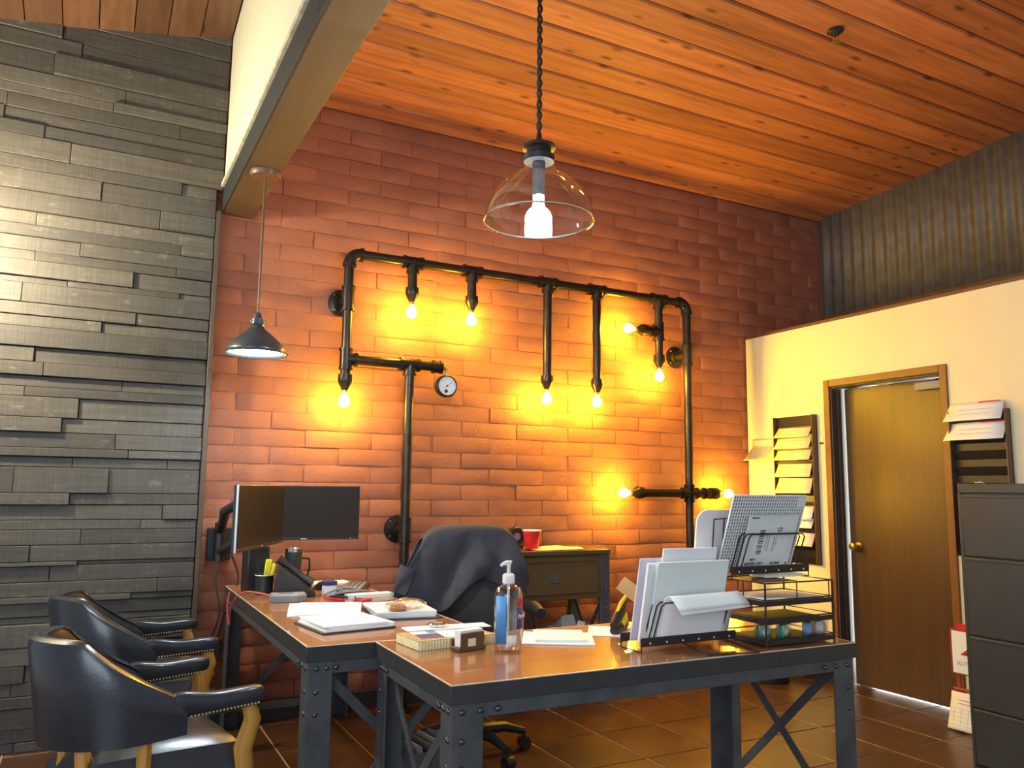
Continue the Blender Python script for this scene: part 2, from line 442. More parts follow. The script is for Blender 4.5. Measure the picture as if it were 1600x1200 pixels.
# ---- ceilings
SL = .0728
cz = lambda y: 3.715+SL*(YB-y)
ce = struct(MB().add([(.70, YB+.05, cz(YB)+.03), (5.7, YB+.05, cz(YB)+.03), (5.7, -1.2, cz(-1.2)+.03), (.70, -1.2, cz(-1.2)+.03),
                      (.70, YB+.05, cz(YB)+.09), (5.7, YB+.05, cz(YB)+.09), (5.7, -1.2, cz(-1.2)+.09), (.70, -1.2, cz(-1.2)+.09)],
                     [(0,1,2,3),(7,6,5,4),(0,4,5,1),(1,5,6,2),(2,6,7,3),(3,7,4,0)]).build('ceiling', 'groove', smooth=False))
y = YB-.02
pw = .193
while y > -1.1:
    pm = MB(); L = XC-.765
    prof = [(0, .026), (0, .008), (.010, 0), (pw-.018, 0), (pw-.008, .009), (pw-.008, .026)]
    vs = [(0, -p, h) for p, h in prof]+[(L, -p, h) for p, h in prof]
    pm.add(vs, [(i, i+1, 7+i, 6+i) for i in range(5)]+[(0,1,2,3,4,5)[::-1], (6,7,8,9,10,11)])
    o = pm.build('ceiling_plank', 'ceil', ce, smooth=False); o.location = (.765, y, cz(y)); o.rotation_euler = (-math.atan(SL), 0, 0)
    y -= pw
def lz(x, y): return 3.957+.185*(x-.575)+.13*(YB-y)
cl = struct(MB().add([(x, y, lz(x, y)+h) for h in (.03, .09) for x, y in ((-2.2, YB), (.575, YB), (.575, -1.2), (-2.2, -1.2))],
                     [(0,1,2,3),(7,6,5,4),(0,4,5,1),(1,5,6,2),(2,6,7,3),(3,7,4,0)]).build('ceiling_side', 'groove', smooth=False))
x = .573
while x > -1.6:
    a, c = x-.172, x-.003
    vs = [(q, yy, lz(q, yy)+h) for h in (0, .028) for q, yy in ((a, YL), (c, YL), (c, 1.5), (a, 1.5))]
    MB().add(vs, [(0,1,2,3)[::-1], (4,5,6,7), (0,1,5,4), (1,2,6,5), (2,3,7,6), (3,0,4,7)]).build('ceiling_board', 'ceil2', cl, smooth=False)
    x -= .175

# ---- right: cream partition, corrugated gable above
wr = struct(thing('wall_right', None, None))
DY0, DY1, DZ = 3.155, 4.006, 2.075           # door opening
for lo, hi in (((XW, DY1, 0), (XW+.16, YB-.03, 2.552)), ((XW, -1.2, 0), (XW+.16, DY0, 2.552)), ((XW, DY0, DZ), (XW+.16, DY1, 2.552))):
    MB().box(lo, hi).build('wall_panel', 'wallwhite', wr, smooth=False)
MB().box((XW, -1.2, 2.552), (XC+.05, YB-.03, 2.575)).build('cap_board', 'trim', wr, smooth=False)
wc = struct(thing('wall_upper_right', None, None))
b = MB(); n = 240
def corr(u, v):
    yy = YB-.035-u*4.6
    return (XC-.012+.012*math.cos(2*PI*yy/.105), yy, 2.84+v*1.25)
b.grid(n*2, 2, corr); b.build('corrugated_sheet', 'corr', wc, solid=.002)
MB().box((XC-.03, -1.2, 2.575), (XC+.05, YB-.03, 2.84)).build('base_board', 'trim', wc, smooth=False)
MB().box((XC+.006, -1.2, 2.84), (XC+.05, YB-.03, 4.15)).build('backing', 'corr', wc, smooth=False)

# ---- door
dr = struct(thing('door_1', None, None)); dr['label'] = 'dark brown flush door with brass knob and overhead closer'
cw = .050
for lo, hi in (((XW-.014, DY1, 0), (XW+.01, DY1+cw, DZ+cw)), ((XW-.014, DY0-cw, 0), (XW+.01, DY0, DZ+cw)), ((XW-.014, DY0, DZ), (XW+.01, DY1, DZ+cw))):
    MB().box(lo, hi).build('casing', 'doorframe', dr, bev=.004)
for lo, hi in (((XW+.01, DY1-.006, 0), (XW+.18, DY1, DZ)), ((XW+.01, DY0, 0), (XW+.18, DY0+.006, DZ)), ((XW+.01, DY0, DZ-.008), (XW+.18, DY1, DZ))):
    MB().box(lo, hi).build('jamb', 'jamb', dr, smooth=False)
MB().box((XW+.06, DY1-.018, 0), (XW+.09, DY1-.006, DZ)).build('door_stop', 'jamb', dr)
SX = XW+.125
slab = MB().box((SX, DY0+.008, .005), (SX+.044, DY1-.020, DZ-.012)).build('door_slab', 'door', dr, bev=.002)
kn = MB().lathe([(.030, 0), (.030, -.006), (.012, -.010), (.010, -.035), (.024, -.042), (.029, -.055), (.024, -.068), (0, -.072)], (SX, DY1-.085, .945), 20, 'X').build('knob', 'brass', dr)
MB().box((SX-.045, DY0+.03, DZ-.085), (SX, DY0+.24, DZ-.030)).build('closer_body', 'grey', dr, bev=.008)
MB().bar((SX-.03, DY0+.10, DZ-.022), (SX-.10, DY0+.34, DZ-.022), .020, .008).build('closer_arm', 'grey', dr)
MB().bar((SX-.10, DY0+.34, DZ-.020), (SX-.06, DY0+.50, DZ-.016), .020, .008).build('closer_arm', 'grey', dr)

# ---- baseboards
struct(MB().box((.576, YB-.032, 0), (XW-.01, YB-.012, .105)).build('baseboard_back', 'edge', bev=.003))
struct(MB().box((XW-.012, DY1+cw+.002, 0), (XW, YB-.05, .10)).build('baseboard_right', 'edge', bev=.003))

# ================================================================ DESKS
def rivet_mesh(): return MB().lathe([(.0095, 0), (.009, .003), (.006, .006), (0, .0075)], n=10).mesh('rivet', 'rivet')
RV = rivet_mesh()
def desk(name, label, loc, rz, L, W, H=.76, topmat='desktop', brace_ends=True):
    """long axis X, origin at floor under centre"""
    t = thing(name, label, 'desk', loc, rz)
    top = MB().box((-L/2+.003, -W/2+.003, H-.03), (L/2-.003, W/2-.003, H)).build('tabletop', topmat, t, bev=.002)
    for lo, hi in (((-L/2, -W/2, H-.056), (L/2, -W/2+.012, H-.0015)), ((-L/2, W/2-.012, H-.056), (L/2, W/2, H-.0015)),
                   ((-L/2, -W/2+.012, H-.056), (-L/2+.012, W/2-.012, H-.0015)), ((L/2-.012, -W/2+.012, H-.056), (L/2, W/2-.012, H-.0015))):
        MB().box(lo, hi).build('edge_band', 'edge', t, bev=.0015)
    e = .0022
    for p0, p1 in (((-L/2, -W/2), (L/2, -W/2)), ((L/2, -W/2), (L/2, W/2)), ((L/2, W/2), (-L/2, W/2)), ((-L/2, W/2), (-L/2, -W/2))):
        MB().bar((*p0, H-.0008), (*p1, H-.0008), .005, .003).build('edge_strip', 'pale_edge', t)  # thin pale strip along each top edge
    z0, z1 = H-.100, H-.056; i = .012
    ap = []
    for lo, hi in (((-L/2+i, -W/2+i, z0), (L/2-i, -W/2+i+.006, z1)), ((-L/2+i, W/2-i-.006, z0), (L/2-i, W/2-i, z1)),
                   ((-L/2+i, -W/2+i, z0), (-L/2+i+.006, W/2-i, z1)), ((L/2-i-.006, -W/2+i, z0), (L/2-i, W/2-i, z1))):
        ap.append(MB().box(lo, hi).build('apron', 'steel', t, bev=.001))
    for sx in (-1, 1):
        for sy in (-1, 1):
            cx, cy = sx*(L/2-i+.004), sy*(W/2-i+.004)
            lw = .098
            b = MB()
            poly = [(0, 0), (-sx*lw, 0), (-sx*lw, -sy*.007), (-sx*.007, -sy*.007), (-sx*.007, -sy*lw*.9), (0, -sy*lw*.9)]
            poly = [(cx+x, cy+y) for x, y in poly]
            if sx*sy > 0: poly = poly[::-1]
            lg = b.prism(poly, 0, H-.056).build('leg', 'steel', t, bev=.001, smooth=False)
            for k, (dx, dz) in enumerate(((.030, .080), (.030, .160), (.030, .235), (.088, .080), (.145, .080))):
                put('rivet', RV, lg, (cx-sx*dx, cy+sy*.0, H-dz), (sy*-PI/2 if sy > 0 else PI/2, 0, 0))
            for k, (dy, dz) in enumerate(((.030, .080), (.030, .160), (.030, .235), (.066, .080), (.100, .080))):
                put('rivet', RV, lg, (cx, cy-sy*dy, H-dz), (0, sx*PI/2, 0))
    if brace_ends:
        for sx in (-1, 1):
            x = sx*(L/2-.035)
            MB().bar((x, -W/2+.07, z0), (x, W/2-.07, .10), .006, .034).build('brace', 'steel', t)
            MB().bar((x+sx*-.008, W/2-.07, z0), (x+sx*-.008, -W/2+.07, .10), .006, .034).build('brace', 'steel', t)
            MB().bar((x, -W/2+.05, .10), (x, W/2-.05, .10), .008, .040).build('lower_rail', 'steel', t)
    return t
desk('riveted_desk', 'walnut topped riveted steel desk in front, bearing the sanitizer bottle and letter trays', (1.785, 2.520, 0), math.radians(-.9), 1.645, .715)
desk('riveted_desk', 'walnut topped riveted steel desk reaching to the red wall below the monitors', (1.070, 3.848, 0), PI/2, 1.90, .70, topmat='desktop_y')

# ================================================================ LEATHER CHAIRS
def captain_chair(label, loc, rz):
    """faces +X; origin at floor centre"""
    t = thing('leather_armchair', label, 'chair', loc, rz, 'leather guest chairs by the barn wood wall')
    # seat cushion
    b = MB()
    def seat(u, v):
        x = -.23+.50*u; hw = .235+.03*u; yv = (2*v-1)*hw
        e = 1-(abs(2*v-1)**6); f = 1-abs(2*u-1)**8
        return (x, yv, .400+.098*min(e, f)**.42+.016*math.sin(PI*u)*math.sin(PI*v))
    b.grid(14, 14, seat)
    b.grid(14, 14, lambda u, v: (seat(1-u, v)[0], seat(1-u, v)[1], .352))
    for e in range(4):
        b.grid(14, 5, lambda u, w_, e=e: (lambda p: (.02+(p[0]-.02)*(1+.05*math.sin(PI*w_)), p[1]*(1+.05*math.sin(PI*w_)), .352+(p[2]-.352)*w_))(seat(*[(u,0),(1,u),(1-u,1),(0,1-u)][e])))
    st = b.build('seat', 'leather', t)
    MB().box((-.21, -.225, .315), (.25, .225, .352)).build('seat_frame', 'oak', t, bev=.008)
    # tub shell
    n, th = 33, .058
    def plan(a):            # a in -1..1, centre line
        ang = a*math.radians(112)
        return Vector((-.055-.235*math.cos(ang) if abs(ang) < PI/2 else -.055+.26*(abs(ang)-PI/2), .265*math.sin(ang) if abs(ang) < PI/2 else math.copysign(.265, ang), 0))
    def topz(a):
        a = abs(a); return .845 if a < .42 else (.845-.195*((a-.42)/.58)**.85)
    inner, outer = MB(), MB()
    prof_n = 10
    rings = []
    for k in range(n):
        a = -1+2*k/(n-1); p = plan(a); d = (plan(min(1, a+.01))-plan(max(-1, a-.01))).normalized(); nn = Vector((d.y, -d.x, 0))   # outward
        zt = topz(a); zb = .515+.035*abs(a); ring = []
        lean = -.05*max(0, 1-abs(a)*1.2)
        for (q, zz) in ((-1, zb), (-1, (zb+zt)/2), (-1, zt-.03), (-.7, zt-.008), (0, zt), (.7, zt-.008), (1, zt-.03), (1, (zb+zt)/2), (1, zb), (0, zb-.005)):
            s = (zz-zb)/(zt-zb)
            pp = p+nn*(q*th/2) + Vector((lean*s, 0, 0)); ring.append((pp.x, pp.y, zz))
        rings.append(ring)
    b = MB(); m = len(rings[0])
    vs = [v for r in rings for v in r]
    fs = [(i*m+j, (i+1)*m+j, (i+1)*m+(j+1) % m, i*m+(j+1) % m) for i in range(n-1) for j in range(m)]
    fs += [tuple(range(m)), tuple((n-1)*m+j for j in range(m))[::-1]]
    b.add(vs, fs); back = b.build('backrest', 'leather', t)
    # piping along the outer top edge
    MB().tube([rings[k][5] for k in range(n)], .007, 6).build('piping', 'leather', back)
    for s in (-1, 1):
        e = plan(1)
        pts = [(e.x-.06, s*.265, .640), (e.x+.05, s*.268, .632), (.13, s*.275, .628), (.22, s*.278, .634), (.300, s*.275, .642)]
        b = MB(); rings2 = []
        for i, p in enumerate(pts):
            ww = [.028, .033, .036, .036, .030][i]; hh = [.045, .036, .034, .034, .028][i]
            rings2.append([(p[0], p[1]+ww*math.copysign(abs(math.cos(q))**.6, math.cos(q)), p[2]+hh*math.copysign(abs(math.sin(q))**.6, math.sin(q))) for q in [2*PI*j/14 for j in range(14)]])
        b.add([v for r in rings2 for v in r], [(i*14+j, (i+1)*14+j, (i+1)*14+(j+1) % 14, i*14+(j+1) % 14) for i in range(4) for j in range(14)]+[tuple(range(14)), tuple(56+j for j in range(14))[::-1]])
        arm = b.build('arm_pad', 'leather', t, sub=2)
        nb = MB()
        for k in range(20):
            x = e.x+.005+k*(.258-e.x)/19.
            for sd in (-1, 1): nb.ball((x, s*.275+sd*.0365, .607+.010*k/19), .0042, 6, 4)
        o = nb.build('nailhead_trim', 'nail', arm); o['kind'] = 'stuff'
        # front post/leg, S-curved
        MB().tube([(.245, s*.268, .615), (.262, s*.270, .56), (.235, s*.268, .47), (.245, s*.266, .40), (.225, s*.262, .22), (.215, s*.255, .0)], [.024, .027, .030, .030, .024, .018], 10).build('front_leg', 'oak', t)
        MB().tube([(-.215, s*.13, .545), (-.205, s*.14, .42), (-.225, s*.16, .2), (-.26, s*.18, 0)], [.022, .025, .022, .017], 8).build('rear_leg', 'oak', t)
        MB().tube([(-.06, s*.235, .56), (-.06, s*.232, .39)], .022, 8).build('side_post', 'oak', t)
    return t
captain_chair('black leather tub armchair with oak legs, nearest the camera', (.225, 3.045, 0), math.radians(11))
captain_chair('black leather tub armchair with oak legs, behind another one beside the red wall', (.245, 4.035, 0), math.radians(3))

# ================================================================ OFFICE CHAIR + JACKET
oc = thing('office_chair', 'black swivel office chair under a draped navy jacket', 'chair', (1.790, 3.775, 0), math.radians(-12))
b = MB()
def back(u, v):
    x = (2*u-1); wv = .235*(1-.10*v)*(1-max(0, v-.75)**2*3.0); z = .56+.52*v
    return (x*wv, .235+.05*v-.045*(1-x*x)*-.6-.03*math.sin(PI*v), z-.05*abs(x)**4*(v > .9))
b.grid(12, 12, back)
b.build('backrest', 'chairfab', oc, solid=.055, bev=.012)
b = MB()
b.grid(12, 12, lambda u, v: (.255*(2*u-1)*(1-.12*(2*v-1)**4), -.27+.50*v, .50-.025*(abs(2*u-1)**4+abs(2*v-1)**5)))
b.build('seat', 'chairfab', oc, solid=.075, bev=.015)
for s in (-1, 1):
    MB().tube([(s*.30, -.14, .70), (s*.305, 0, .71), (s*.30, .14, .70)], [.026, .034, .026], 10).build('armrest', 'black', oc)
    MB().tube([(s*.30, .02, .69), (s*.315, .03, .58), (s*.24, .03, .455)], .015, 8).build('arm_support', 'black', oc)
MB().tube([(0, .06, .44), (0, .03, .08)], .028, 12).build('gas_post', 'black', oc)
MB().bar((0, .05, .46), (0, .28, .62), .05, .012, (1, 0, 0)).build('back_support', 'black', oc)
for k in range(5):
    a = 2*PI*k/5+.11; d = Vector((math.cos(a), math.sin(a), 0))
    MB().tube([d*.02+Vector((0, .03, .115)), d*.17+Vector((0, .03, .115)), d*.28+Vector((0, .03, .085))], [.030, .026, .018], 8).build('base_arm', 'black', oc)
    p = d*.28+Vector((0, .03, .030)); q = Vector((-d.y, d.x, 0))
    MB().tube([p-q*.024, p+q*.024], .030, 14).build('caster', 'black', oc)
    MB().tube([p+Vector((0, 0, .02)), p+Vector((0, 0, .06))], .008, 8).build('caster_stem', 'black', oc)
b = MB()
def jk(u, v):
    # v: 0 back hem, .42 over the top, 1 front hem
    x = 2*u-1
    s = (v-.42)/.58 if v > .42 else (v-.42)/.42
    drop_f = .30+.13*math.exp(-((u-.30)/.16)**2)+.03*math.sin(9*u)-.05*max(0, u-.7)
    ztop = 1.118-.014*abs(x)**2-.060*abs(x)**7
    fold = .050*(abs(math.sin(8.5*u+4*v))-.5)*max(0, abs(s)-.10)+.030*(abs(math.sin(15*u-6*v))-.5)*max(0, abs(s)-.20)+.030*math.sin(6*u+12*v)*abs(s)*(1-abs(s)*.4)
    if s >= 0:
        z = ztop-drop_f*max(0, s-.10)/.90*1.0; yb = .255-.055*min(1, s/.16)-.035*s
    else:
        z = ztop-.42*max(0, -s-.12); yb = .255+.06*min(1, -s/.18)+.03*(-s)
    f = max(0, abs(s)-.06)
    wd = .250+(.150*min(1, f*1.25) if x < 0 else .075*min(1, f*1.6))
    return (x*wd, yb-fold*(1 if s > 0 else -1)-.05*f*max(0, -x-.55), z)
b.grid(34, 40, jk)
jt = thing('jacket', 'dark navy jacket hung over the back of the office chair', 'jacket', (1.800, 3.775, 0), math.radians(-12))
b.build('jacket_body', 'jacket', jt, solid=.008, sub=1)
b = MB()
def cuff(u, v):
    a = 2*PI*v; c = Vector((-.335-.050*u, .175-.05*u, .905-.125*u)); r = .050-.008*u
    return (c.x+r*.9*math.cos(a), c.y+r*.45*math.sin(a)-.01*math.sin(3*a+4*u)*u, c.z+r*.35*math.cos(a)*-1)
b.grid(8, 17, cuff); b.build('sleeve_cuff', 'jacket', jt, sub=1)

# ================================================================ CONSOLE
co = thing('console_cabinet', 'dark wooden console with one drawer and riveted metal legs against the red wall', 'cabinet', (2.62, 4.60, 0))
MB().box((-.42, -.215, .905), (.42, .215, .935)).build('top', 'console', co, bev=.004)
MB().box((-.40, -.195, .630), (.40, .200, .904)).build('body', 'console', co, bev=.003)
df = MB().box((-.335, -.207, .665), (.325, -.195, .850)).build('drawer_front', 'console', co, bev=.003)
MB().box((-.335, -.203, .862), (.325, -.195, .893)).build('upper_rail', 'console', co, bev=.003)
MB().box((-.035, -.214, .735), (.025, -.207, .785)).build('pull_plate', 'steel', df, bev=.003)
for sx in (-1, 1):
    for sy in (-1, 1):
        x, y = sx*.385, sy*.185
        lg = MB().box((x-.034, y-.018, 0), (x+.034, y+.018, .905)).build('leg', 'steel', co, bev=.003)
        if sy < 0:
            for z in (.845, .78, .70, .60, .56): put('rivet', RV, lg, (x+.008, y-.018, z), (PI/2, 0, 0))
    x = sx*.375
    MB().bar((x, -.16, .60), (x, .16, .12), .006, .026).build('brace', 'steel', co)
    MB().bar((x, .16, .60), (x, -.16, .12), .006, .026).build('brace', 'steel', co)
MB().box((-.39, -.19, .370), (.39, .195, .395)).build('lower_shelf', 'console', co, bev=.003)

cup = thing('party_cup', 'red plastic party cup with white rim on the console', 'cup', (2.515, 4.50, .9405))
MB().lathe([(.040, 0), (.042, .004), (.058, .112)], n=24).build('cup_body', 'red', cup)
MB().lathe([(.0575, .112), (.0605, .114), (.0605, .120), (.0565, .121), (.0535, .112)], n=24).build('rim', 'paper', cup)
tp = thing('tape_dispenser', 'small black dispenser behind the red cup', 'dispenser', (2.44, 4.60, .9405))
MB().prism([(-.05, -.03), (.06, -.03), (.06, .03), (-.05, .03)], 0, .02).build('base', 'black', tp, bev=.004)
MB().lathe([(0, -.022), (.055, -.022), (.060, -.016), (.060, .016), (.055, .022), (0, .022)], (0.01, 0, .075), 20, 'Y').build('spool_cover', 'black', tp)
MB().lathe([(0, -.0235), (.024, -.0235), (.024, -.022)], (0.01, 0, .075), 16, 'Y').build('spool_hub', 'grey', tp)
def crumple(name, c, sx, sy, rz, mat, label, cat, amp=.012, h=.004):
    b = MB(); rnd = random.Random(len(label)); ca, sa = math.cos(rz), math.sin(rz)
    ph = [rnd.uniform(0, 6) for _ in range(4)]
    def fn(u, v):
        x = (u-.5)*sx; y = (v-.5)*sy
        z = abs(amp*math.sin(5*u+ph[0]+2*v)*math.sin(4*v+ph[1]))+.4*amp*abs(math.sin(11*u+ph[2]))*v
        return (c[0]+x*ca-y*sa, c[1]+x*sa+y*ca, c[2]+h/2+z)
    b.grid(16, 12, fn)
    return tag(b.build(name, mat, solid=h*.5), label, cat)
crumple('tissue_wrapper', (2.675, 4.52, .936), .36, .22, .05, 'yellowp', 'crumpled tan paper lying flat on the console', 'paper', .010)
sb = thing('small_box', 'pale small box with a tag on the open lower shelf of the console', 'box', (2.76, 4.50, .3955))
MB().box((-.10, -.06, 0), (.06, .06, .055)).build('box_body', 'greybox', sb, bev=.004)
MB().add([(-.06, -.055, .055), (.06, -.055, .055), (.05, .05, .055), (-.05, .05, .055), (-.02, 0, .12), (.05, -.02, .13)], [(0,1,5,4),(1,2,5),(2,3,4,5),(3,0,4)]).build('wrapping', 'greybox', sb)
MB().cbox((.075, -.062, .050), (.055, .003, .085), (.15, .25, 0)).build('tag', 'paper', sb)
tag(MB().cbox((2.38, 4.47, .545), (.13, .012, .300), (-.16, .1, 0)).build('clipboard', 'greybox', bev=.003), 'grey board leaning upright inside the open console shelf', 'board')

# ================================================================ PIPE LIGHT
PY = 4.70
pf = thing('pipe_wall_light', 'black iron plumbing pipe wall light with nine amber bulbs and a gauge', 'light fixture', (0, PY, 0))
PR = .030
def pipe(p0, p1, r=PR): return MB().tube([p0, p1], r, 16).build('pipe', 'pipe', pf)
def sleeve(c, ax, l=.11, r=.038, name='coupling'):
    d = {'X': Vector((1,0,0)), 'Z': Vector((0,0,1)), 'Y': Vector((0,1,0))}[ax]; c = Vector(c)
    b = MB(); b.tube([c-d*l/2, c+d*l/2], r, 16)
    for s in (-1, 1): b.tube([c+d*s*(l/2-.008), c+d*s*(l/2+.006)], r+.005, 16)
    return b.build(name, 'pipe', pf)
def tee(c, run, br):
    o = sleeve(c, run, .12, .038, 'tee')
    c = Vector(c); d = Vector(br)
    b = MB(); b.tube([c, c+d*.066], .038, 16); b.tube([c+d*.056, c+d*.070], .043, 16); b.build('tee_branch', 'pipe', o)
    return o
def elbow(c, d0, d1, r=.07):
    c = Vector(c); d0 = Vector(d0); d1 = Vector(d1); ctr = c+(d0+d1)*r
    pts = [ctr-d1*r*math.cos(a)-d0*r*math.sin(a) for a in [PI/2*k/7 for k in range(8)]]
    b = MB(); b.tube(pts, .038, 16)
    for p, d in ((pts[0], d0), (pts[-1], d1)): b.tube([p-d*.004, p+d*.014], .043, 16)
    return b.build('elbow', 'pipe', pf)
def bulb(p, d):
    """p: end of pipe, d: direction"""
    p = Vector(p); d = Vector(d)
    b = MB(); b.tube([p-d*.035, p, p+d*.012, p+d*.055, p+d*.060], [.042, .044, .042, .020, .020], 16); hl = b.build('bell_reducer', 'pipe', pf)
    MB().tube([p+d*.060, p+d*.078], .016, 12).build('socket', 'brass', hl)
    b = MB(); b.tube([p+d*q for q in (.078, .088, .104, .120, .138, .152, .160, .164)], [.013, .015, .024, .032, .034, .026, .014, .002], 16)
    b.build('bulb', 'bulb', pf)
ZT, ZM = 2.745, 2.085
XL, XP, XR = 1.325, 1.735, 3.968
dn = (0, 0, -1)
drops = [(1.738, 2.545), (2.155, 2.540), (2.735, 2.055), (3.145, 2.060)]
bulbs_end = []
xs = [XL]+[d[0] for d in drops]+[3.70, XR]
for a, c in zip(xs, xs[1:]): pipe((a+.04, 0, ZT), (c-.04 if c != XR else c-.06, 0, ZT))
elbow((XL, 0, ZT), (1, 0, 0), (0, 0, -1)); elbow((XR, 0, ZT), (-1, 0, 0), (0, 0, -1))
for x, ze in drops:
    tee((x, 0, ZT), 'X', dn); pipe((x, 0, ZT-.06), (x, 0, ze)); bulb((x, 0, ze), dn)
tee((3.70, 0, ZT), 'X', dn); pipe((3.70, 0, ZT-.06), (3.70, 0, 2.285)); bulb((3.70, 0, 2.285), dn)
tee((3.70, 0, 2.495), 'Z', (-1, 0, 0)); pipe((3.64, 0, 2.495), (3.56, 0, 2.495)); bulb((3.550, 0, 2.495), (-1, 0, 0))
# left riser
pipe((XL, 0, ZT-.06), (XL, 0, 1.965)); tee((XL, 0, ZM), 'Z', (1, 0, 0)); sleeve((XL, 0, 2.46), 'Z', .14); bulb((XL, 0, 1.955), dn)
pipe((XL+.06, 0, ZM), (XP-.06, 0, ZM)); tee((XP, 0, ZM), 'X', dn); pipe((XP+.06, 0, ZM), (XP+.17, 0, ZM)); sleeve((XP+.185, 0, ZM), 'X', .05)
pipe((XP, 0, ZM-.06), (XP, 0, .03)); sleeve((XP, 0, 1.06), 'Z', .14)
pipe((XR, 0, ZT-.06), (XR, 0, .03)); sleeve((XR, 0, 2.345), 'Z', .14)
# cross with two bulbs
tee((XR, 0, 1.30), 'Z', (1, 0, 0)); tee((XR, 0, 1.30), 'Z', (-1, 0, 0))
pipe((XR-.06, 0, 1.30), (3.50, 0, 1.30)); bulb((3.500, 0, 1.30), (-1, 0, 0))
pipe((XR+.06, 0, 1.30), (4.215, 0, 1.30)); sleeve((4.14, 0, 1.30), 'X', .06); bulb((4.220, 0, 1.30), (1, 0, 0))
def flange(x, z, face=True):
    yw = YB-PY-.010
    b = MB(); b.lathe([(.085, yw), (.085, yw-.010), (.048, yw-.016), (.044, yw-.040), (0, yw-.040)], (x, 0, z), 24, 'Y'); f = b.build('flange', 'pipe', pf)
    MB().tube([(x, yw-.03, z), (x, 0, z)], PR, 14).build('nipple', 'pipe', f)
    for k in range(4):
        a = PI/4+k*PI/2; MB().ball((x+.066*math.cos(a), yw-.013, z+.066*math.sin(a)), .008, 8, 5).build('flange_bolt', 'rivet', f)
for x, z in ((XL, 2.46), (XP, 1.06), (XR, 2.345)): flange(x, z)
for x in (XP, XR): MB().lathe([(.075, 0), (.075, .012), (.045, .02), (.042, .05)], (x, 0, 0), 20).build('floor_flange', 'pipe', pf)
# pressure gauge
gx, gz = 1.985, 1.965
MB().tube([(XP+.20, 0, ZM), (XP+.235, 0, ZM), (gx-.01, 0, ZM-.004), (gx, 0, ZM-.02), (gx, 0, gz+.06)], [.018, .014, .010, .010, .010], 10).build('gauge_stem', 'brass', pf)
ga = MB().lathe([(0, .020), (.070, .020), (.072, .014), (.072, -.022), (.066, -.028), (.060, -.026), (.060, -.020)], (gx, 0, gz), 32, 'Y').build('pressure_gauge', 'black', pf)
MB().lathe([(.0605, -.0195), (.0605, -.0205), (0, -.0206)], (gx, 0, gz), 32, 'Y').build('dial', 'paper', ga)
b = MB()
for k in range(19):
    a = math.radians(225-15*k); l = .010 if k % 3 == 0 else .005
    b.bar((gx+.054*math.cos(a), -.0215, gz+.054*math.sin(a)), (gx+(.054-l)*math.cos(a), -.0215, gz+(.054-l)*math.sin(a)), .0015, .0015, (0, 1, 0))
o = b.build('tick_ring', 'ink', ga); o['kind'] = 'stuff'
MB().bar((gx-.018, -.0225, gz-.014), (gx+.040, -.0225, gz+.032), .001, .005, (0, 1, 0)).build('needle', 'ink', ga)
MB().lathe([(.006, -.021), (.006, -.024), (0, -.0245)], (gx, 0, gz), 12, 'Y').build('needle_hub', 'ink', ga)
MB().lathe([(.012, -.0208), (.009, -.0212)], (gx-.006, 0, gz-.034), 12, 'Y').build('dial_mark', 'ink', ga)

# ================================================================ PENDANTS
def glass_pendant(label, loc, top, bmat, rad=.213):
    x, y, z = loc
    t = thing('pendant_lamp', label, 'lamp', (x, y, z))
    MB().tube([(rad*math.cos(2*PI*k/48), rad*math.sin(2*PI*k/48), 0) for k in range(48)], .0045, 8, closed=True).build('shade_rim', 'chrome', t)
    MB().lathe([(.060, .238), (.062, .262), (.050, .270), (.048, .288), (.066, .294), (.064, .304), (.030, .318), (.012, .335), (.008, .36)], n=24).build('cap', 'black', t)
    MB().lathe([(.024, .10), (.026, .24)], n=16).build('socket', 'black', t)
    b = MB(); b.lathe([(.052*math.sin(PI*k/12), .006-.052*math.cos(PI*k/12)) for k in range(11)]+[(.022, .066), (.020, .100)], n=24); b.build('bulb', bmat, t)
    for s in (0, PI):
        n = 110; H = top-z-.35
        MB().tube([(.007*math.cos(s+k*.75), .007*math.sin(s+k*.75), .35+H*k/(n-1)) for k in range(n)], .0055, 6).build('twisted_cord', 'cable', t)
    MB().lathe([(.012, top-z-.045), (.062, top-z-.022), (.065, top-z), (0, top-z)], n=24).build('canopy', 'black', t)
    return t
_l = MB.lathe
def open_lathe(s, prof, c=(0,0,0), n=24, axis='Z'):
    k = len(s.f); _l(s, prof, c, n, axis)
    s.f = [f for i, f in enumerate(s.f) if i < k or len(f) == 4]
    return s
def glass_dome(t, rad):
    b = MB(); open_lathe(b, [(rad, 0), (rad*.985, .030), (rad*.93, .070), (rad*.80, .120), (rad*.58, .165), (rad*.36, .200), (.055, .225), (.050, .245)], n=40)
    b.build('glass_shade', 'glass', t)
t = glass_pendant('big clear glass dome pendant lamp hanging on a twisted cord above the desks', (1.475, 2.609, 2.352), cz(2.609)-.001, 'mainbulb'); glass_dome(t, .213)
t = glass_pendant('clear glass dome pendant lamp hanging close to the barn wood wall', (-.80, 4.22, 2.500), lz(-.80, 4.22)-.001, 'sidebulb', .19); glass_dome(t, .19)

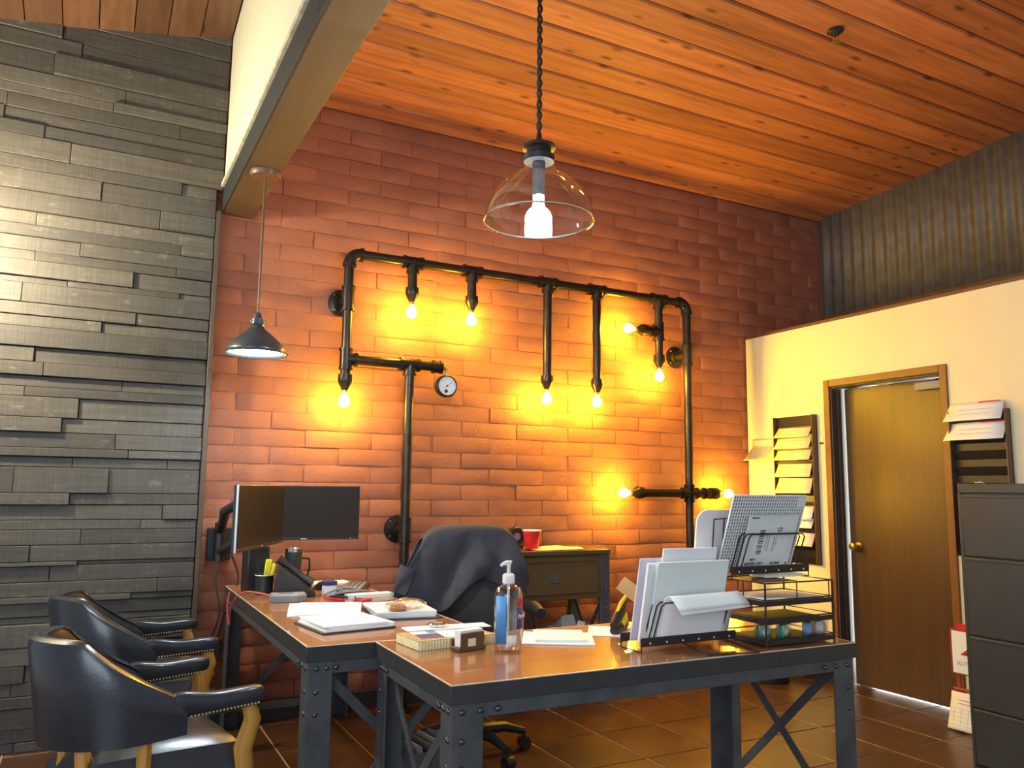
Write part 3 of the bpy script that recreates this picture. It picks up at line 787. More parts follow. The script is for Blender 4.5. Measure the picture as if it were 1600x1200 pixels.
sp = thing('shop_pendant', 'small dark metal bell pendant hanging on a rod from the brown beam', 'lamp', (.689, 4.055, 2.905))
MB().lathe([(.078, 0), (.078, -.010), (.070, -.024), (.012, -.030), (0, -.030)], n=28).build('canopy', 'trim', sp)
MB().tube([(0, 0, -.028), (0, 0, -.735)], .0065, 10).build('rod', 'trim', sp)
b = MB(); open_lathe(b, [(.009, -.730), (.016, -.735), (.022, -.762), (.030, -.765), (.032, -.790), (.027, -.795), (.036, -.812), (.058, -.830), (.095, -.862), (.125, -.890), (.140, -.918), (.144, -.940)], n=36)
b.build('shade', 'slate', sp, solid=.003)
b = MB(); b.lathe([(.0, -.920), (.05, -.921), (.10, -.922), (.132, -.924), (.132, -.929), (.10, -.934), (.0, -.938)], n=36); b.build('diffuser', 'coolglow', sp)
MB().ball((.150, 0, -.934), .010, 8, 6).build('thumb_screw', 'chrome', sp)
for s in (-1, 1): MB().ball((s*.033, -.012, -.778), .0075, 8, 6).build('collar_screw', 'chrome', sp)

spk = thing('fire_sprinkler', 'small dark fire sprinkler poking through the plank ceiling', 'sprinkler', (3.491, 2.846, cz(2.846)))
MB().lathe([(.045, .0), (.045, -.006), (.026, -.014), (.020, -.03), (0, -.03)], n=20).build('escutcheon', 'black', spk)
for s in (-1, 1): MB().tube([(s*.012, 0, -.028), (s*.020, 0, -.048), (s*.006, 0, -.066)], .0035, 6).build('yoke_arm', 'brass', spk)
MB().lathe([(.026, -.066), (.028, -.070), (0, -.070)], n=14).build('deflector', 'brass', spk)

# ================================================================ MONITORS
def monitor(label, p0, p1, z0, z1, edge=None):
    """p0->p1 bottom edge in plan (left to right as seen)"""
    p0 = Vector((*p0, 0)); p1 = Vector((*p1, 0)); L = (p1-p0).length
    t = thing('monitor', label, 'monitor', p0+Vector((0, 0, z0)), math.atan2(p1.y-p0.y, p1.x-p0.x))
    H = z1-z0
    MB().box((0, 0, 0), (L, .022, H)).build('casing', 'black', t, bev=.003)
    MB().box((.008, -.0015, .016), (L-.008, .001, H-.008)).build('screen', 'screen', t)
    MB().box((0, -.003, 0), (L, .002, .014)).build('bottom_bezel', 'black', t, bev=.001)
    MB().box((L*.5-.016, -.0042, .004), (L*.5+.016, -.003, .009)).build('maker_badge', 'silver', t)
    MB().box((L-.05, -.0042, .005), (L-.044, -.003, .009)).build('power_light', 'silver', t)
    MB().box((-.0025, -.001, .0), (0, .008, H)).build('lit_side_edge', 'silver', t)  # silver strip paints in the light caught on the casing's left edge
    MB().box((L*.5-.06, .022, H*.5-.06), (L*.5+.06, .045, H*.5+.06)).build('mount_plate', 'black', t, bev=.004)
    return t
monitor('dark flat monitor angled sharply, its left edge nearest the camera', (.568, 3.572), (.893, 4.195), 1.035, 1.322)
monitor('dark flat monitor facing the room, on the right of the angled one', (.735, 4.345), (1.330, 4.325), 1.035, 1.322)
ma = thing('wall_bracket', 'black double monitor arm bolted to the red wall', 'bracket', (.675, YB-.014, 1.0))
MB().box((-.065, -.030, -.10), (.065, 0, .08)).build('wall_plate', 'black', ma, bev=.006)
MB().tube([(0, -.05, -.10), (0, -.05, .11)], .030, 14).build('pivot', 'black', ma)
MB().tube([(-.005, -.05, .06), (.0, -.16, .14), (-.02, -.30, .18)], .026, 10).build('upper_arm', 'black', ma)
MB().tube([(-.02, -.30, .18), (.01, -.48, .22), (.05, -.85, .185)], .026, 10).build('forearm', 'black', ma)
MB().tube([(0, -.06, -.05), (.12, -.22, .05), (.33, -.42, .15)], .024, 10).build('lower_arm', 'black', ma)
MB().tube([(.035, -.05, -.03), (.040, -.075, -.03)], .006, 8).build('lever', 'chrome', ma)

# ================================================================ CABLES, POWER STRIP
def cable(name, pts, r, mat, label, cat='cable'):
    # smooth path
    P = [Vector(p) for p in pts]; out = []
    for i in range(len(P)-1):
        a = P[max(0, i-1)]; b_ = P[i]; c_ = P[i+1]; d = P[min(len(P)-1, i+2)]
        for k in range(6):
            s = k/6; out.append(.5*((2*b_)+(-a+c_)*s+(2*a-5*b_+4*c_-d)*s*s+(-a+3*b_-3*c_+d)*s**3))
    out.append(P[-1])
    return tag(MB().tube(out, r, 6).build(name, mat), label, cat)
cable('power_cable', [(.69, 4.78, .95), (.66, 4.77, .80), (.69, 4.76, .62), (.650, 4.79, .47)], .005, 'cable', 'black cable dropping from the monitor arm to the plug strip')
cable('power_cable', [(.74, 4.78, .93), (.78, 4.76, .80), (.73, 4.76, .66), (.690, 4.79, .47)], .005, 'cable', 'black cable hanging right of its neighbour beneath the monitor arm')
cable('data_cable', [(.87, 4.15, .766), (.81, 4.24, .780), (.735, 4.34, .775), (.695, 4.40, .70), (.70, 4.46, .60), (.69, 4.50, .68), (.70, 4.52, .76)], .005, 'redcable', 'red cable looping over the back left desk corner')
cable('loose_cable', [(.68, 4.79, .36), (.67, 4.78, .30), (.70, 4.76, .18), (.66, 4.74, .06), (.66, 4.70, .012)], .005, 'cable', 'black cable trailing from the plug strip to the floor')
ps = thing('plug_strip', 'black plug strip fixed low on the red wall beside the desk leg', 'power strip', (.668, YB-.014, .42))
MB().box((-.046, -.030, -.045), (.046, 0, .045)).build('strip_body', 'black', ps, bev=.004)
for x in (-.022, .024): MB().box((x-.020, -.062, -.06), (x+.020, -.030, .018)).build('plug', 'black', ps, bev=.005)
MB().ball((.0, -.05, -.135), .018, 8, 6, (1, 1, 1.5)).build('yellow_tag', 'yellow', ps)
MB().tube([(.0, -.05, -.06), (.0, -.05, -.115)], .003, 6).build('tag_cord', 'cable', ps)

# ================================================================ LEFT DESK CLUTTER
ZD = .7605
ph = thing('desk_phone', 'black desk telephone with handset standing near the monitors', 'telephone', (.985, 4.27, ZD), math.radians(78))
b = MB(); b.add([(-.10, -.10, 0), (.10, -.10, 0), (.10, .11, 0), (-.10, .11, 0), (-.10, -.10, .018), (.10, -.10, .018), (.10, .085, .165), (-.10, .085, .165)], [(0,3,2,1),(4,5,6,7),(0,1,5,4),(1,2,6,5),(2,3,7,6),(3,0,4,7)])
pb = b.build('phone_base', 'black', ph, bev=.006)
tilt = math.atan2(.147, .185)
km = MB().box((-.008, -.006, 0), (.008, .006, .004)).mesh('key', 'grey')
for i in range(3):
    for j in range(4):
        y = -.06+j*.022; put('key', km, pb, (.0+i*.026, y, .018+(y+.10)*math.tan(tilt)+.001), (tilt, 0, 0))
MB().cbox((.03, .055, .018+.155*math.tan(tilt)+.002), (.09, .045, .003), (tilt, 0, 0)).build('display', 'silver', pb)
MB().tube([(-.068, -.085, .065), (-.068, -.03, .100), (-.068, .04, .155), (-.068, .09, .190)], [.024, .016, .016, .025], 12).build('handset', 'black', ph)
tb = thing('tumbler', 'dark insulated tumbler with steel rim behind the telephone', 'tumbler', (1.015, 4.47, ZD))
MB().lathe([(.036, 0), (.038, .005), (.046, .19), (.046, .205)], n=24).build('tumbler_body', 'tumblerpaint', tb)
MB().lathe([(.047, .205), (.0475, .222), (.044, .224), (.042, .21)], n=24).build('steel_rim', 'chrome', tb)
MB().tube([(.044, 0, .17), (.085, 0, .165), (.09, 0, .12), (.075, 0, .06), (.042, 0, .05)], .006, 8).build('handle', 'black', tb)
pc = thing('pen_cup', 'black wire pen cup holding yellow and dark pens', 'pen cup', (.845, 4.36, ZD))
MB().lathe([(.040, 0), (.044, .002), (.046, .098), (.043, .10), (.040, .02), (0, .018)], n=20).build('cup_wall', 'black', pc)
MB().tube([(.047*math.cos(2*PI*k/24), .047*math.sin(2*PI*k/24), .098) for k in range(24)], .003, 6, closed=True).build('cup_rim', 'silver', pc)
MB().cbox((.012, -.012, .135), (.030, .016, .085), (.08, .1, 0)).build('yellow_marker', 'yellow', pc, bev=.003)
MB().cbox((.040, .006, .110), (.016, .014, .090), (.0, .15, 0)).build('yellow_pencil', 'yellow', pc, bev=.003)
for k, (dx, dy, rx, ry) in enumerate(((-.02, 0, .1, -.2), (.0, .022, -.2, .1), (-.01, -.02, .15, -.1))):
    MB().tube([(dx*.5, dy*.5, .025), (dx+ry*.12, dy-rx*.12, .165)], .004, 8).build('pen', 'black', pc)
bx_ = thing('desk_speaker', 'tall black speaker box under the angled monitor', 'speaker', (.822, 4.50, ZD), .1)
MB().box((-.058, -.058, 0), (.058, .058, .235)).build('speaker_case', 'black', bx_, bev=.006)
MB().box((-.050, -.061, .012), (.050, -.058, .222)).build('grille', 'cable', bx_, bev=.001)
ct = thing('card_terminal', 'grey card terminal with pale faceplate at the left desk edge', 'card reader', (.905, 4.055, ZD), math.radians(-6))
MB().prism([(-.085, -.045), (.035, -.055), (.085, -.02), (.085, .055), (-.085, .055)], 0, .032).build('terminal_body', 'grey', ct, bev=.003)
MB().prism([(-.080, -.042), (.033, -.050), (.080, -.018), (.080, .050), (-.080, .050)], .032, .037).build('faceplate', 'silver', ct, bev=.001)
MB().box((-.045, -.01, .037), (.025, .035, .0385)).build('terminal_display', 'grey', ct)
kb = thing('keyboard', 'black computer keyboard lying at the back right desk corner', 'keyboard', (1.315, 4.34, ZD), math.radians(66))
MB().box((-.215, -.068, 0), (.215, .068, .016)).build('keyboard_case', 'black', kb, bev=.004)
km2 = MB().box((-.0125, -.0105, 0), (.0125, .0105, .008)).mesh('key', 'grey')
for i in range(14):
    for j in range(4): put('key', km2, kb, (-.190+i*.0292, -.042+j*.028, .016))
ms = thing('mouse', 'black computer mouse between telephone and keyboard', 'mouse', (1.175, 4.42, ZD), .4)
b = MB(); b.grid(12, 12, lambda u, v: (.036*(2*u-1)*(1-.2*(2*v-1)**2), .060*(2*v-1), .040*max(0, (1-(2*u-1)**2)*(1-(2*v-1)**4))**.5))
b.build('mouse_shell', 'black', ms); MB().tube([(-.006, .03, .036), (.006, .03, .036)], .007, 8).build('scroll_wheel', 'grey', ms)
cable('keyboard_cable', [(1.11, 4.10, .768), (1.20, 4.08, .790), (1.30, 4.12, .785), (1.37, 4.17, .770)], .006, 'grey', 'dark grey cable arched across the desk in front of the keyboard')
cable('keyboard_cable', [(1.10, 4.15, .768), (1.19, 4.14, .800), (1.28, 4.17, .785), (1.32, 4.10, .767)], .006, 'grey', 'dark grey cable arched just behind a similar cable on the desk')
sheet_box('printed_sheet', (1.245, 4.71, ZD), (.30, .17, .006), 0, 'paper', 'white papers lying by the red wall behind the keyboard', 'paper')
lb = thing('label_box', 'small white and navy box beside the telephone', 'box', (1.145, 4.20, ZD), .1)
MB().box((-.032, -.022, 0), (.032, .022, .050)).build('box_lower', 'paper', lb, bev=.003)
MB().box((-.034, -.024, .050), (.034, .024, .072)).build('lid', 'navy', lb, bev=.003)
def pen(label, p0, p1, r, mat, tip):
    p0 = Vector(p0); p1 = Vector(p1); d = (p1-p0).normalized(); t = thing('pen', label, 'pen', p0)
    L = (p1-p0).length
    MB().tube([(0, 0, 0), d*L*.8], r, 8).build('barrel', mat, t); MB().tube([d*L*.8, d*L*.93, d*L], [r, r*.7, r*.2], 8).build('tip', tip, t)
pen('red pen lying on the desk near the card terminal', (1.08, 4.07, ZD+.007), (1.165, 3.86, ZD+.007), .006, 'red', 'silver')
pen('dark pen lying across the clutter beside the red pen', (1.12, 4.09, ZD+.006), (1.26, 3.99, ZD+.006), .005, 'black', 'silver')
tag(MB().tube([(1.24+.045*math.cos(2*PI*k/20), 3.925+.018*math.sin(2*PI*k/20), ZD+.005) for k in range(20)], .0045, 6, closed=True).build('rubber_band', 'red'), 'red rubber loop lying behind the paper pile', 'band')
hb = sheet_box('receipt_pad', (1.315, 4.055, ZD), (.24, .075, .018), math.radians(4), 'paper', 'narrow white pad with green marks near the right desk edge', 'pad')
sheet_box('folder', (.985, 3.72, ZD), (.30, .40, .004), math.radians(-14), 'pink', 'pink folder peeking out under loose white sheets', 'folder')
sheet_box('loose_sheet', (1.01, 3.70, ZD+.0045), (.29, .37, .004), math.radians(-18), 'paper', 'loose white sheets on the pink folder', 'paper', bow=.003)
st = thing('paper_pile', 'thick clipped pile of white papers at the front left of the desk', 'papers', (.990, 3.27, ZD), math.radians(8))
MB().box((-.185, -.15, 0), (.125, .16, .006)).build('clipboard', 'edge', st, bev=.003)
for k, (dx, dy, rz, h) in enumerate(((0, 0, .0, .008), (.01, .006, .03, .007), (-.006, .004, -.03, .006))):
    z = .006+[0, .008, .015][k]
    MB().cbox((dx-.028, dy, z+h/2), (.290-.01*k, .285, h-.0006), (0, 0, rz)).build('paper_layer', 'paper', st)
st2 = thing('paper_pile', 'clipboard of white papers holding a wrapped cookie, by the right edge of the desk', 'papers', (1.275, 3.50, ZD), math.radians(-8))
MB().box((-.14, -.20, .0), (.15, .18, .005)).build('clipboard', 'edge', st2, bev=.003)
for k in range(3): MB().cbox((-.002*k, -.004*k, .005+.008*k+.004), (.262, .345-.01*k, .0075), (0, 0, .03*(k-1))).build('paper_layer', 'paper', st2)
ck = thing('wrapped_cookie', 'baked cookie in crinkled clear film on the clipboard', 'snack', (1.255, 3.38, ZD+.0295))
MB().lathe([(0, 0), (.036, .002), (.041, .010), (.034, .020), (.015, .026), (0, .026)], (-.03, 0, 0), 16).build('cookie', 'cookie', ck)
b = MB(); rnd = random.Random(3)
def film(u, v):
    a = 2*PI*v; r = .044*(math.sin(PI*min(1, max(.03, u)))**.6)+.006
    k = 1+.18*math.sin(5*a+9*u)*math.sin(7*u+a)
    return (-.085+.19*u, r*k*math.cos(a), .004+max(0, (r*k*math.sin(a))*.55+.018))
b.grid(22, 21, film); b.build('film_wrap', 'film', ck)

# ================================================================ FRONT DESK CLUTTER
sn = thing('sanitizer_bottle', 'clear pump bottle of hand sanitizer on the front desk', 'bottle', (1.330, 2.545, ZD), math.radians(-20))
MB().lathe([(.040, 0), (.047, .004), (.049, .015), (.049, .190), (.046, .206), (.036, .218), (.022, .224), (.018, .228), (.018, .236)], n=36).build('bottle_wall', 'glass2', sn)
MB().lathe([(.038, .004), (.045, .007), (.046, .016), (.046, .072), (0, .0725)], n=32).build('gel', 'liquid', sn)
def label_arc(a0, a1, z0, z1, r, mat, name, par):
    b = MB(); b.grid(14, 2, lambda u, v: (r*math.cos(a0+(a1-a0)*u), r*math.sin(a0+(a1-a0)*u), z0+(z1-z0)*v)); return b.build(name, mat, par, solid=.0006)
label_arc(math.radians(205), math.radians(255), .030, .190, .0498, 'blue', 'back_label', sn)
fl_ = label_arc(math.radians(300), math.radians(352), .080, .150, .0498, 'purple', 'front_label', sn)
label_arc(math.radians(300), math.radians(352), .153, .186, .0499, 'redink', 'top_label', sn)
a = math.radians(326); word('Purell', .023, 'paper', fl_, (.0512*math.cos(a), .0512*math.sin(a), .122), (PI/2, 0, a+PI/2), 'label_lettering')
label_arc(math.radians(262), math.radians(300), .028, .060, .0500, 'paper', 'lower_label', sn)
MB().tube([(0, 0, .012), (0, 0, .24)], .0045, 8).build('dip_tube', 'paper', sn)
pu = MB().lathe([(.0215, .230), (.0215, .256), (.017, .262), (.010, .264)], n=24).build('pump_collar', 'paper', sn)
MB().lathe([(.007, .262), (.006, .285), (.010, .300), (.013, .306), (0, .308)], n=14).build('pump_stem', 'paper', pu)
MB().tube([(0, 0, .300), (-.016, -.010, .299), (-.030, -.018, .292)], [.008, .007, .005], 8).build('spout', 'paper', pu)

nb = thing('memo_book', 'thick cream edged memo book with spiral binding on the front desk', 'notebook', (1.190, 2.775, ZD), math.radians(5))
MB().box((-.155, -.100, 0), (.155, .085, .030)).build('pages', 'cream', nb, bev=.003)
MB().box((-.155, -.100, .030), (.155, .085, .033)).build('cover', 'tan', nb, bev=.001)
rm = MB().tube([(0, .006*math.cos(q)-.100, .016+.019*math.sin(q)) for q in [PI*2*k/10 for k in range(10)]], .0018, 5, closed=True).mesh('binding_ring', 'yellowp')
for k in range(26): put('binding_ring', rm, nb, (-.147+k*.0118, 0, 0))
fy = thing('flyer', 'glossy blue and white flyer lying on the memo book', 'flyer', (1.190, 2.770, ZD+.0335), math.radians(-3))
MB().box((-.120, -.080, 0), (.125, .080, .0015)).build('flyer_sheet', 'paper', fy)
MB().box((-.120, -.080, .0015), (-.030, .000, .0021)).build('print_block', 'navy', fy)
MB().box((.055, -.060, .0015), (.120, .010, .0021)).build('print_block', 'navy', fy)
MB().box((-.060, .010, .0015), (-.025, .080, .0021)).build('print_stripe', 'blue', fy)
sheet_box('envelope', (1.235, 2.865, ZD+.0365), (.33, .085, .003), math.radians(-4), 'paper', 'long white envelope across the memo book', 'envelope')
cs = thing('coaster_tin', 'small round silver tin on the envelope', 'tin', (1.205, 2.880, ZD+.0402))
MB().lathe([(.034, 0), (.037, .003), (.037, .010), (.033, .013), (.026, .012), (0, .012)], n=28).build('tin_body', 'chrome', cs)
MB().lathe([(.022, .0125), (.022, .0135), (0, .0135)], n=20).build('tin_lid', 'grey', cs)
ch = thing('card_holder', 'brown business card holder filled with white cards', 'card holder', (1.215, 2.618, ZD), math.radians(14))
MB().box((-.060, -.022, 0), (.060, .030, .016)).build('holder_base', 'trim', ch, bev=.003)
MB().box((-.052, -.022, .010), (.052, -.016, .062)).build('holder_front', 'trim', ch, bev=.003)
MB().box((-.058, .024, .010), (.058, .030, .040)).build('holder_back', 'trim', ch, bev=.002)
MB().box((-.050, -.014, .014), (.050, .018, .070)).build('cards', 'paper', ch, bev=.001)
MB().box((-.022, -.0235, .016), (.012, -.022, .042)).build('price_sticker', 'cream', ch)

sheet_box('paper_bundle', (1.605, 2.665, ZD), (.265, .245, .004), math.radians(-30), 'paper', 'bottom sheets of white paper right of the sanitizer bottle', 'paper')
sheet_box('paper_bundle', (1.620, 2.680, ZD+.0046), (.190, .215, .008), math.radians(-27), 'paper2', 'smaller folded stack on the white sheets beside the sanitizer bottle', 'paper')
sheet_box('note_sheet', (1.90, 2.70, ZD), (.23, .22, .002), math.radians(-35), 'paper', 'single white sheet beneath the black and yellow stapler', 'paper')
sg = thing('stapler', 'black and yellow stapler with raised jaw beside the white paper sorter', 'stapler', (1.905, 2.690, ZD+.0026), math.radians(38))
MB().tube([(-.085, 0, .014), (-.06, 0, .018), (.04, 0, .018), (.085, 0, .016)], [.014, .020, .022, .014], 10).build('stapler_base', 'black', sg)
MB().tube([(-.088, 0, .034), (-.05, 0, .050), (.02, 0, .082), (.075, 0, .105)], [.013, .020, .020, .012], 10).build('jaw', 'black', sg)
MB().tube([(-.03, 0, .078), (.02, 0, .105), (.09, 0, .125)], [.006, .009, .007], 8).build('yellow_grip', 'yeltool', sg)
MB().cbox((.02, -.012, .045), (.06, .018, .034), (0, -.4, 0)).build('yellow_side', 'yellow', sg, bev=.004)
tag(MB().cbox((2.085, 2.755, ZD+.098), (.016, .26, .060), (.62, 0, .85)).build('kraft_folder', 'tan', bev=.002), 'tan folder leaning behind the stapler', 'folder')

# --- wire sorter 1 with white papers (items lean toward the camera)
def wire_sorter(label, loc, wd, dep, h=.17, slots=4):
    t = thing('wire_sorter', label, 'file sorter', loc)
    r = .0028
    MB().bar((-wd/2, -.02, .035), (wd/2, -.02, .035), .004, .030).build('front_bar', 'blackwire', t, bev=.001)
    MB().bar((-wd/2, dep, .035), (wd/2, dep, .035), .004, .030).build('rear_bar', 'blackwire', t, bev=.001)
    for s in (-1, 1):
        MB().tube([(s*wd/2, -.02, .045), (s*wd/2, -.02, .003), (s*wd/2, dep, .003), (s*wd/2, dep, .045)], r, 6).build('side_wire', 'blackwire', t)
    for k in range(slots):
        y = k*dep/slots
        ln_ = .060*(h/.17)
        MB().tube([(-wd*.36, y, .02), (-wd*.36, y-ln_*.96, h-.012), (-wd*.33, y-ln_, h), (wd*.33, y-ln_, h), (wd*.36, y-ln_*.96, h-.012), (wd*.36, y, .02)], r, 6).build('divider', 'blackwire', t)
    for k in range(6):
        x = -wd*.42+k*wd*.168; MB().box((x, -.0225, .028), (x+.006, -.0215, .034)).build('rivet_hole', 'paper', t)
    return t
ws1 = wire_sorter('black wire sorter standing on the front desk, full of white papers', (1.945, 2.335, ZD), .43, .10)
MB().tube([(-.03, -.02, .020), (-.03, -.15, .003), (.165, -.19, .003), (.165, -.02, .020)], .0026, 6).build('front_loop', 'blackwire', ws1)
def leaned(name, x0, x1, y, z0, H, mat, label, cat, lean=.20, th=.012, rz=0, group=None):
    """slab standing at (y,z0) leaning toward -Y"""
    from mathutils import Euler
    t = thing(name, label, cat, ((x0+x1)/2, y, z0), rz, group)
    m = Matrix.Rotation(math.atan(lean), 4, 'X'); wd = x1-x0
    k = MB().box((-wd/2, -th/2, 0), (wd/2, th/2, H), m).build('sheet_block', mat, t, bev=.0008)
    return t, m
zb = ZD+.024
for (x0, x1, y, H, mat, th, lab) in ((1.755, 2.085, 2.415, .300, 'lilac', .006, 'lilac edged papers standing rearmost in the front desk sorter'),
                                    (1.840, 2.090, 2.398, .335, 'paper', .006, 'tallest white sheets rising above the rest of the front desk sorter'),
                                    (1.765, 2.100, 2.380, .285, 'paper', .012, 'white paper bundle standing in the middle of the front desk sorter'),
                                    (1.790, 2.115, 2.358, .290, 'paper2', .012, 'pale green white paper bundle standing foremost in the front desk sorter')):
    leaned('paper_stack', x0, x1, y, zb, H, mat, lab, 'papers', .22, th, group='papers in the front desk sorter')
# curled sheets flopping over the wire
fp = thing('curled_sheets', 'curled white sheets flopping forward over the sorter wire', 'papers', (1.955, 2.335, zb))
b = MB()
def fl2(u, v):
    x = -.150+.315*u
    if v < .50: q = v/.50; y = -.004-.046*q; z = .150*q
    else:
        q = (v-.50)/.50; a = min(1, q/.35)
        y = -.050-.016*math.sin(a*PI/2)-.070*max(0, q-.2); z = .150+.022*math.sin(a*PI/2)-.075*max(0, q-.35)**1.3+.012*(u-.5)*q
    return (x+.030*max(0, v-.5), y, z)
b.grid(8, 18, fl2); b.build('upper_sheet', 'paper2', fp, solid=.003)
b = MB(); b.grid(8, 18, lambda u, v: (lambda p: (p[0]+.006, p[1]-.004+.004*v, p[2]-.012*v))(fl2(u, v))); b.build('lower_sheet', 'paper', fp, solid=.003)

# --- letter trays
lt = thing('letter_tray', 'black wire three tier letter tray on the right end of the front desk', 'letter tray', (2.205, 2.205, ZD))
W_, D_ = .350, .245
for k, z in enumerate((.012, .085, .150)):
    tr_ = MB().box((0, 0, z-.002), (W_, D_, z)).build('tray_floor', 'blackwire', lt)
    rp = [(0, 0, z+.016), (W_, 0, z+.016), (W_, D_, z+.016), (0, D_, z+.016)]
    MB().tube(rp, .0028, 6, closed=True).build('tray_rim', 'blackwire', tr_)
    MB().box((0, -.0015, z-.006), (W_, .0015, z+.012)).build('tray_lip', 'blackwire', tr_)
    MB().box((-.0015, 0, z-.006), (.0015, D_, z+.012)).build('tray_lip', 'blackwire', tr_)
MB().tube([(0, 0, .226), (W_, 0, .226), (W_, D_, .226), (0, D_, .226)], .003, 6, closed=True).build('top_frame', 'blackwire', lt)
MB().box((.02, .05, .2225), (W_*.62, D_, .2245)).build('top_shelf', 'trim', lt)
for x, y in ((0, 0), (W_, 0), (W_, D_), (0, D_), (.16, 0), (.10, D_), (W_-.02, 0), (0, .11)):
    main = (x in (0, W_)) and (y in (0, D_))
    MB().tube([(x, y, 0 if main else .150), (x, y, .226)], .004 if main else .0024, 6).build('post', 'blackwire', lt)
sheet_box('tray_papers', (2.365, 2.325, ZD+.1502), (.315, .215, .016), 0, 'paper', 'white paper ream on the upper tier of the letter tray', 'papers')
def tape_parts(t, mat):
    MB().lathe([(.014, -.012), (.028, -.012), (.029, 0), (.028, .012), (.014, .012)], (0, 0, .031), 22, 'Y').build('tape_ring', mat, t)
    MB().lathe([(.0135, -.013), (.0135, .013)], (0, 0, .031), 16, 'Y').build('tape_core', 'paper', t)
    MB().box((-.031, -.016, 0), (.031, .016, .062)).build('clear_case', 'film', t, bev=.003)
for k, (x, y, mat, lab) in enumerate(((2.245, 2.262, 'green', 'green tape roll at the front left of the tray bottom'), (2.318, 2.232, 'green', 'green tape roll in clear casing next to a similar one in the tray bottom'), (2.452, 2.240, 'blue', 'blue tape roll on the right of the tray bottom'))):
    t = thing('tape_roll', lab, 'tape', (x, y, ZD+.0122), .3*k)
    tape_parts(t, mat)
tape_parts(thing('tape_roll', 'pinkish tape roll beside the blue one in the tray bottom', 'tape', (2.522, 2.245, ZD+.0122)), 'pink')
# --- sorter 2 on top of the tray
ZS = ZD+.229
ws2 = wire_sorter('black wire sorter standing on top of the letter tray', (2.345, 2.330, ZS), .40, .10)
sheet_box('parcel_slip', (2.44, 2.375, ZS), (.20, .09, .010), 0, 'paper', 'white slip lying under the sorter on the letter tray', 'paper')
# white honeycomb mesh board
hm = thing('mesh_board', 'white grid mesh board standing in the upper sorter', 'board', (2.335, 2.385, ZS+.045))
m = Matrix.Rotation(math.atan(.36), 4, 'X'); Wd, Hd = .375, .285
b = MB(); nx, nz = 30, 22
for i in range(nx+1): b.box((-Wd/2+Wd*i/nx-.0018, -.002, 0), (-Wd/2+Wd*i/nx+.0018, .002, Hd), m)
for j in range(nz+1): b.box((-Wd/2, -.002, Hd*j/nz-.0018), (Wd/2, .002, Hd*j/nz+.0018), m)
o = b.build('mesh_grid', 'paper', hm, smooth=False); o['kind'] = 'stuff'
MB().box((-Wd/2, .0035, 0), (Wd/2, .006, Hd), m).build('backing', 'trim', hm)
MB().box((-Wd/2-.004, -.003, 0), (-Wd/2, .003, Hd+.004), m).build('frame_side', 'paper', hm); MB().box((Wd/2, -.003, 0), (Wd/2+.004, .003, Hd+.004), m).build('frame_side', 'paper', hm)
MB().box((-Wd/2, -.003, Hd), (Wd/2, .003, Hd+.004), m).build('frame_top', 'paper', hm)
MB().box((Wd/2-.040, -.0045, Hd-.045), (Wd/2-.004, -.003, Hd-.004), m).build('corner_tag', 'paper2', hm)
en, m2 = leaned('mailer', 2.225, 2.480, 2.358, ZS+.045, .205, 'paper2', 'white mailer envelope with a shipping label in the upper sorter', 'envelope', .36, .006)
MB().box((-.075, -.0042, .035), (.095, -.0032, .165), m2).build('shipping_label', 'paper', en)
lbm = en.children[-1]
b = MB()
for k in range(14):
    zz = .050+k*.0072; b.box((-.062, -.0050, zz), (-.036, -.0042, zz+[.003, .0045, .002][k % 3]), m2)
o = b.build('barcode', 'ink', lbm); o['kind'] = 'stuff'
for x0, x1, z0_, z1_ in ((-.022, -.018, .070, .130), (-.010, -.006, .060, .135), (.018, .024, .060, .120), (.030, .033, .080, .120)): MB().box((x0, -.0048, z0_), (x1, -.0042, z1_), m2).build('print_line', 'greyink', lbm)
rotl = (PI/2+math.atan(.36), 0, 0)
def on_mailer(txt, s, x, z, spin=0, mat='ink'):
    p = m2 @ Vector((x, -.0052, z)); o = word(txt, s, mat, en, p, (0, 0, 0)); o.rotation_euler = (m2.to_3x3() @ Matrix.Rotation(PI/2, 3, 'X') @ Matrix.Rotation(spin, 3, 'Z')).to_euler()
on_mailer('G', .030, .040, .150, PI/2); on_mailer('CAC GROUP', .016, -.060, .012, PI); on_mailer('EMPUTE', .014, .050, .012, PI); on_mailer('LUBA', .012, -.070, .028, PI); on_mailer('PRIORITY', .009, -.100, .198, 0)
MB().box((.098, -.0045, .002), (.124, -.0032, .040), m2).build('corner_label', 'paper', en)
on_mailer('CM', .011, .111, .010, PI)
# white rounded tray behind
rb = thing('plastic_bin', 'white round cornered plastic panel standing at the left of the upper sorter', 'panel', (2.150, 2.415, ZS+.02))
poly = []
for cx, cz_, a0 in ((.14, .19, 0), (-.05, .19, PI/2)):
    for k in range(8): a = a0+PI/2*k/7; poly.append((cx+.05*math.cos(a), cz_+.05*math.sin(a)))
poly += [(-.10, 0), (.19, 0)]
b = MB(); n = len(poly); m3 = Matrix.Rotation(math.atan(.12), 4, 'X')
b.add([m3 @ Vector((x, y, z)) for y in (-.004, .004) for x, z in poly], [tuple(range(n)), tuple(range(2*n-1, n-1, -1))]+[(i, n+i, n+(i+1) % n, (i+1) % n) for i in range(n)])
b.build('panel_body', 'paper', rb, bev=.001)
MB().tube([m3 @ Vector(p) for p in ((-.02, -.008, .01), (-.02, -.008, .205), (.17, -.008, .215))], .0025, 6).build('wire_holder', 'blackwire', rb)
MB().tube([m3 @ Vector(p) for p in ((.03, -.008, .01), (.03, -.008, .207))], .0025, 6).build('wire_holder', 'blackwire', rb)

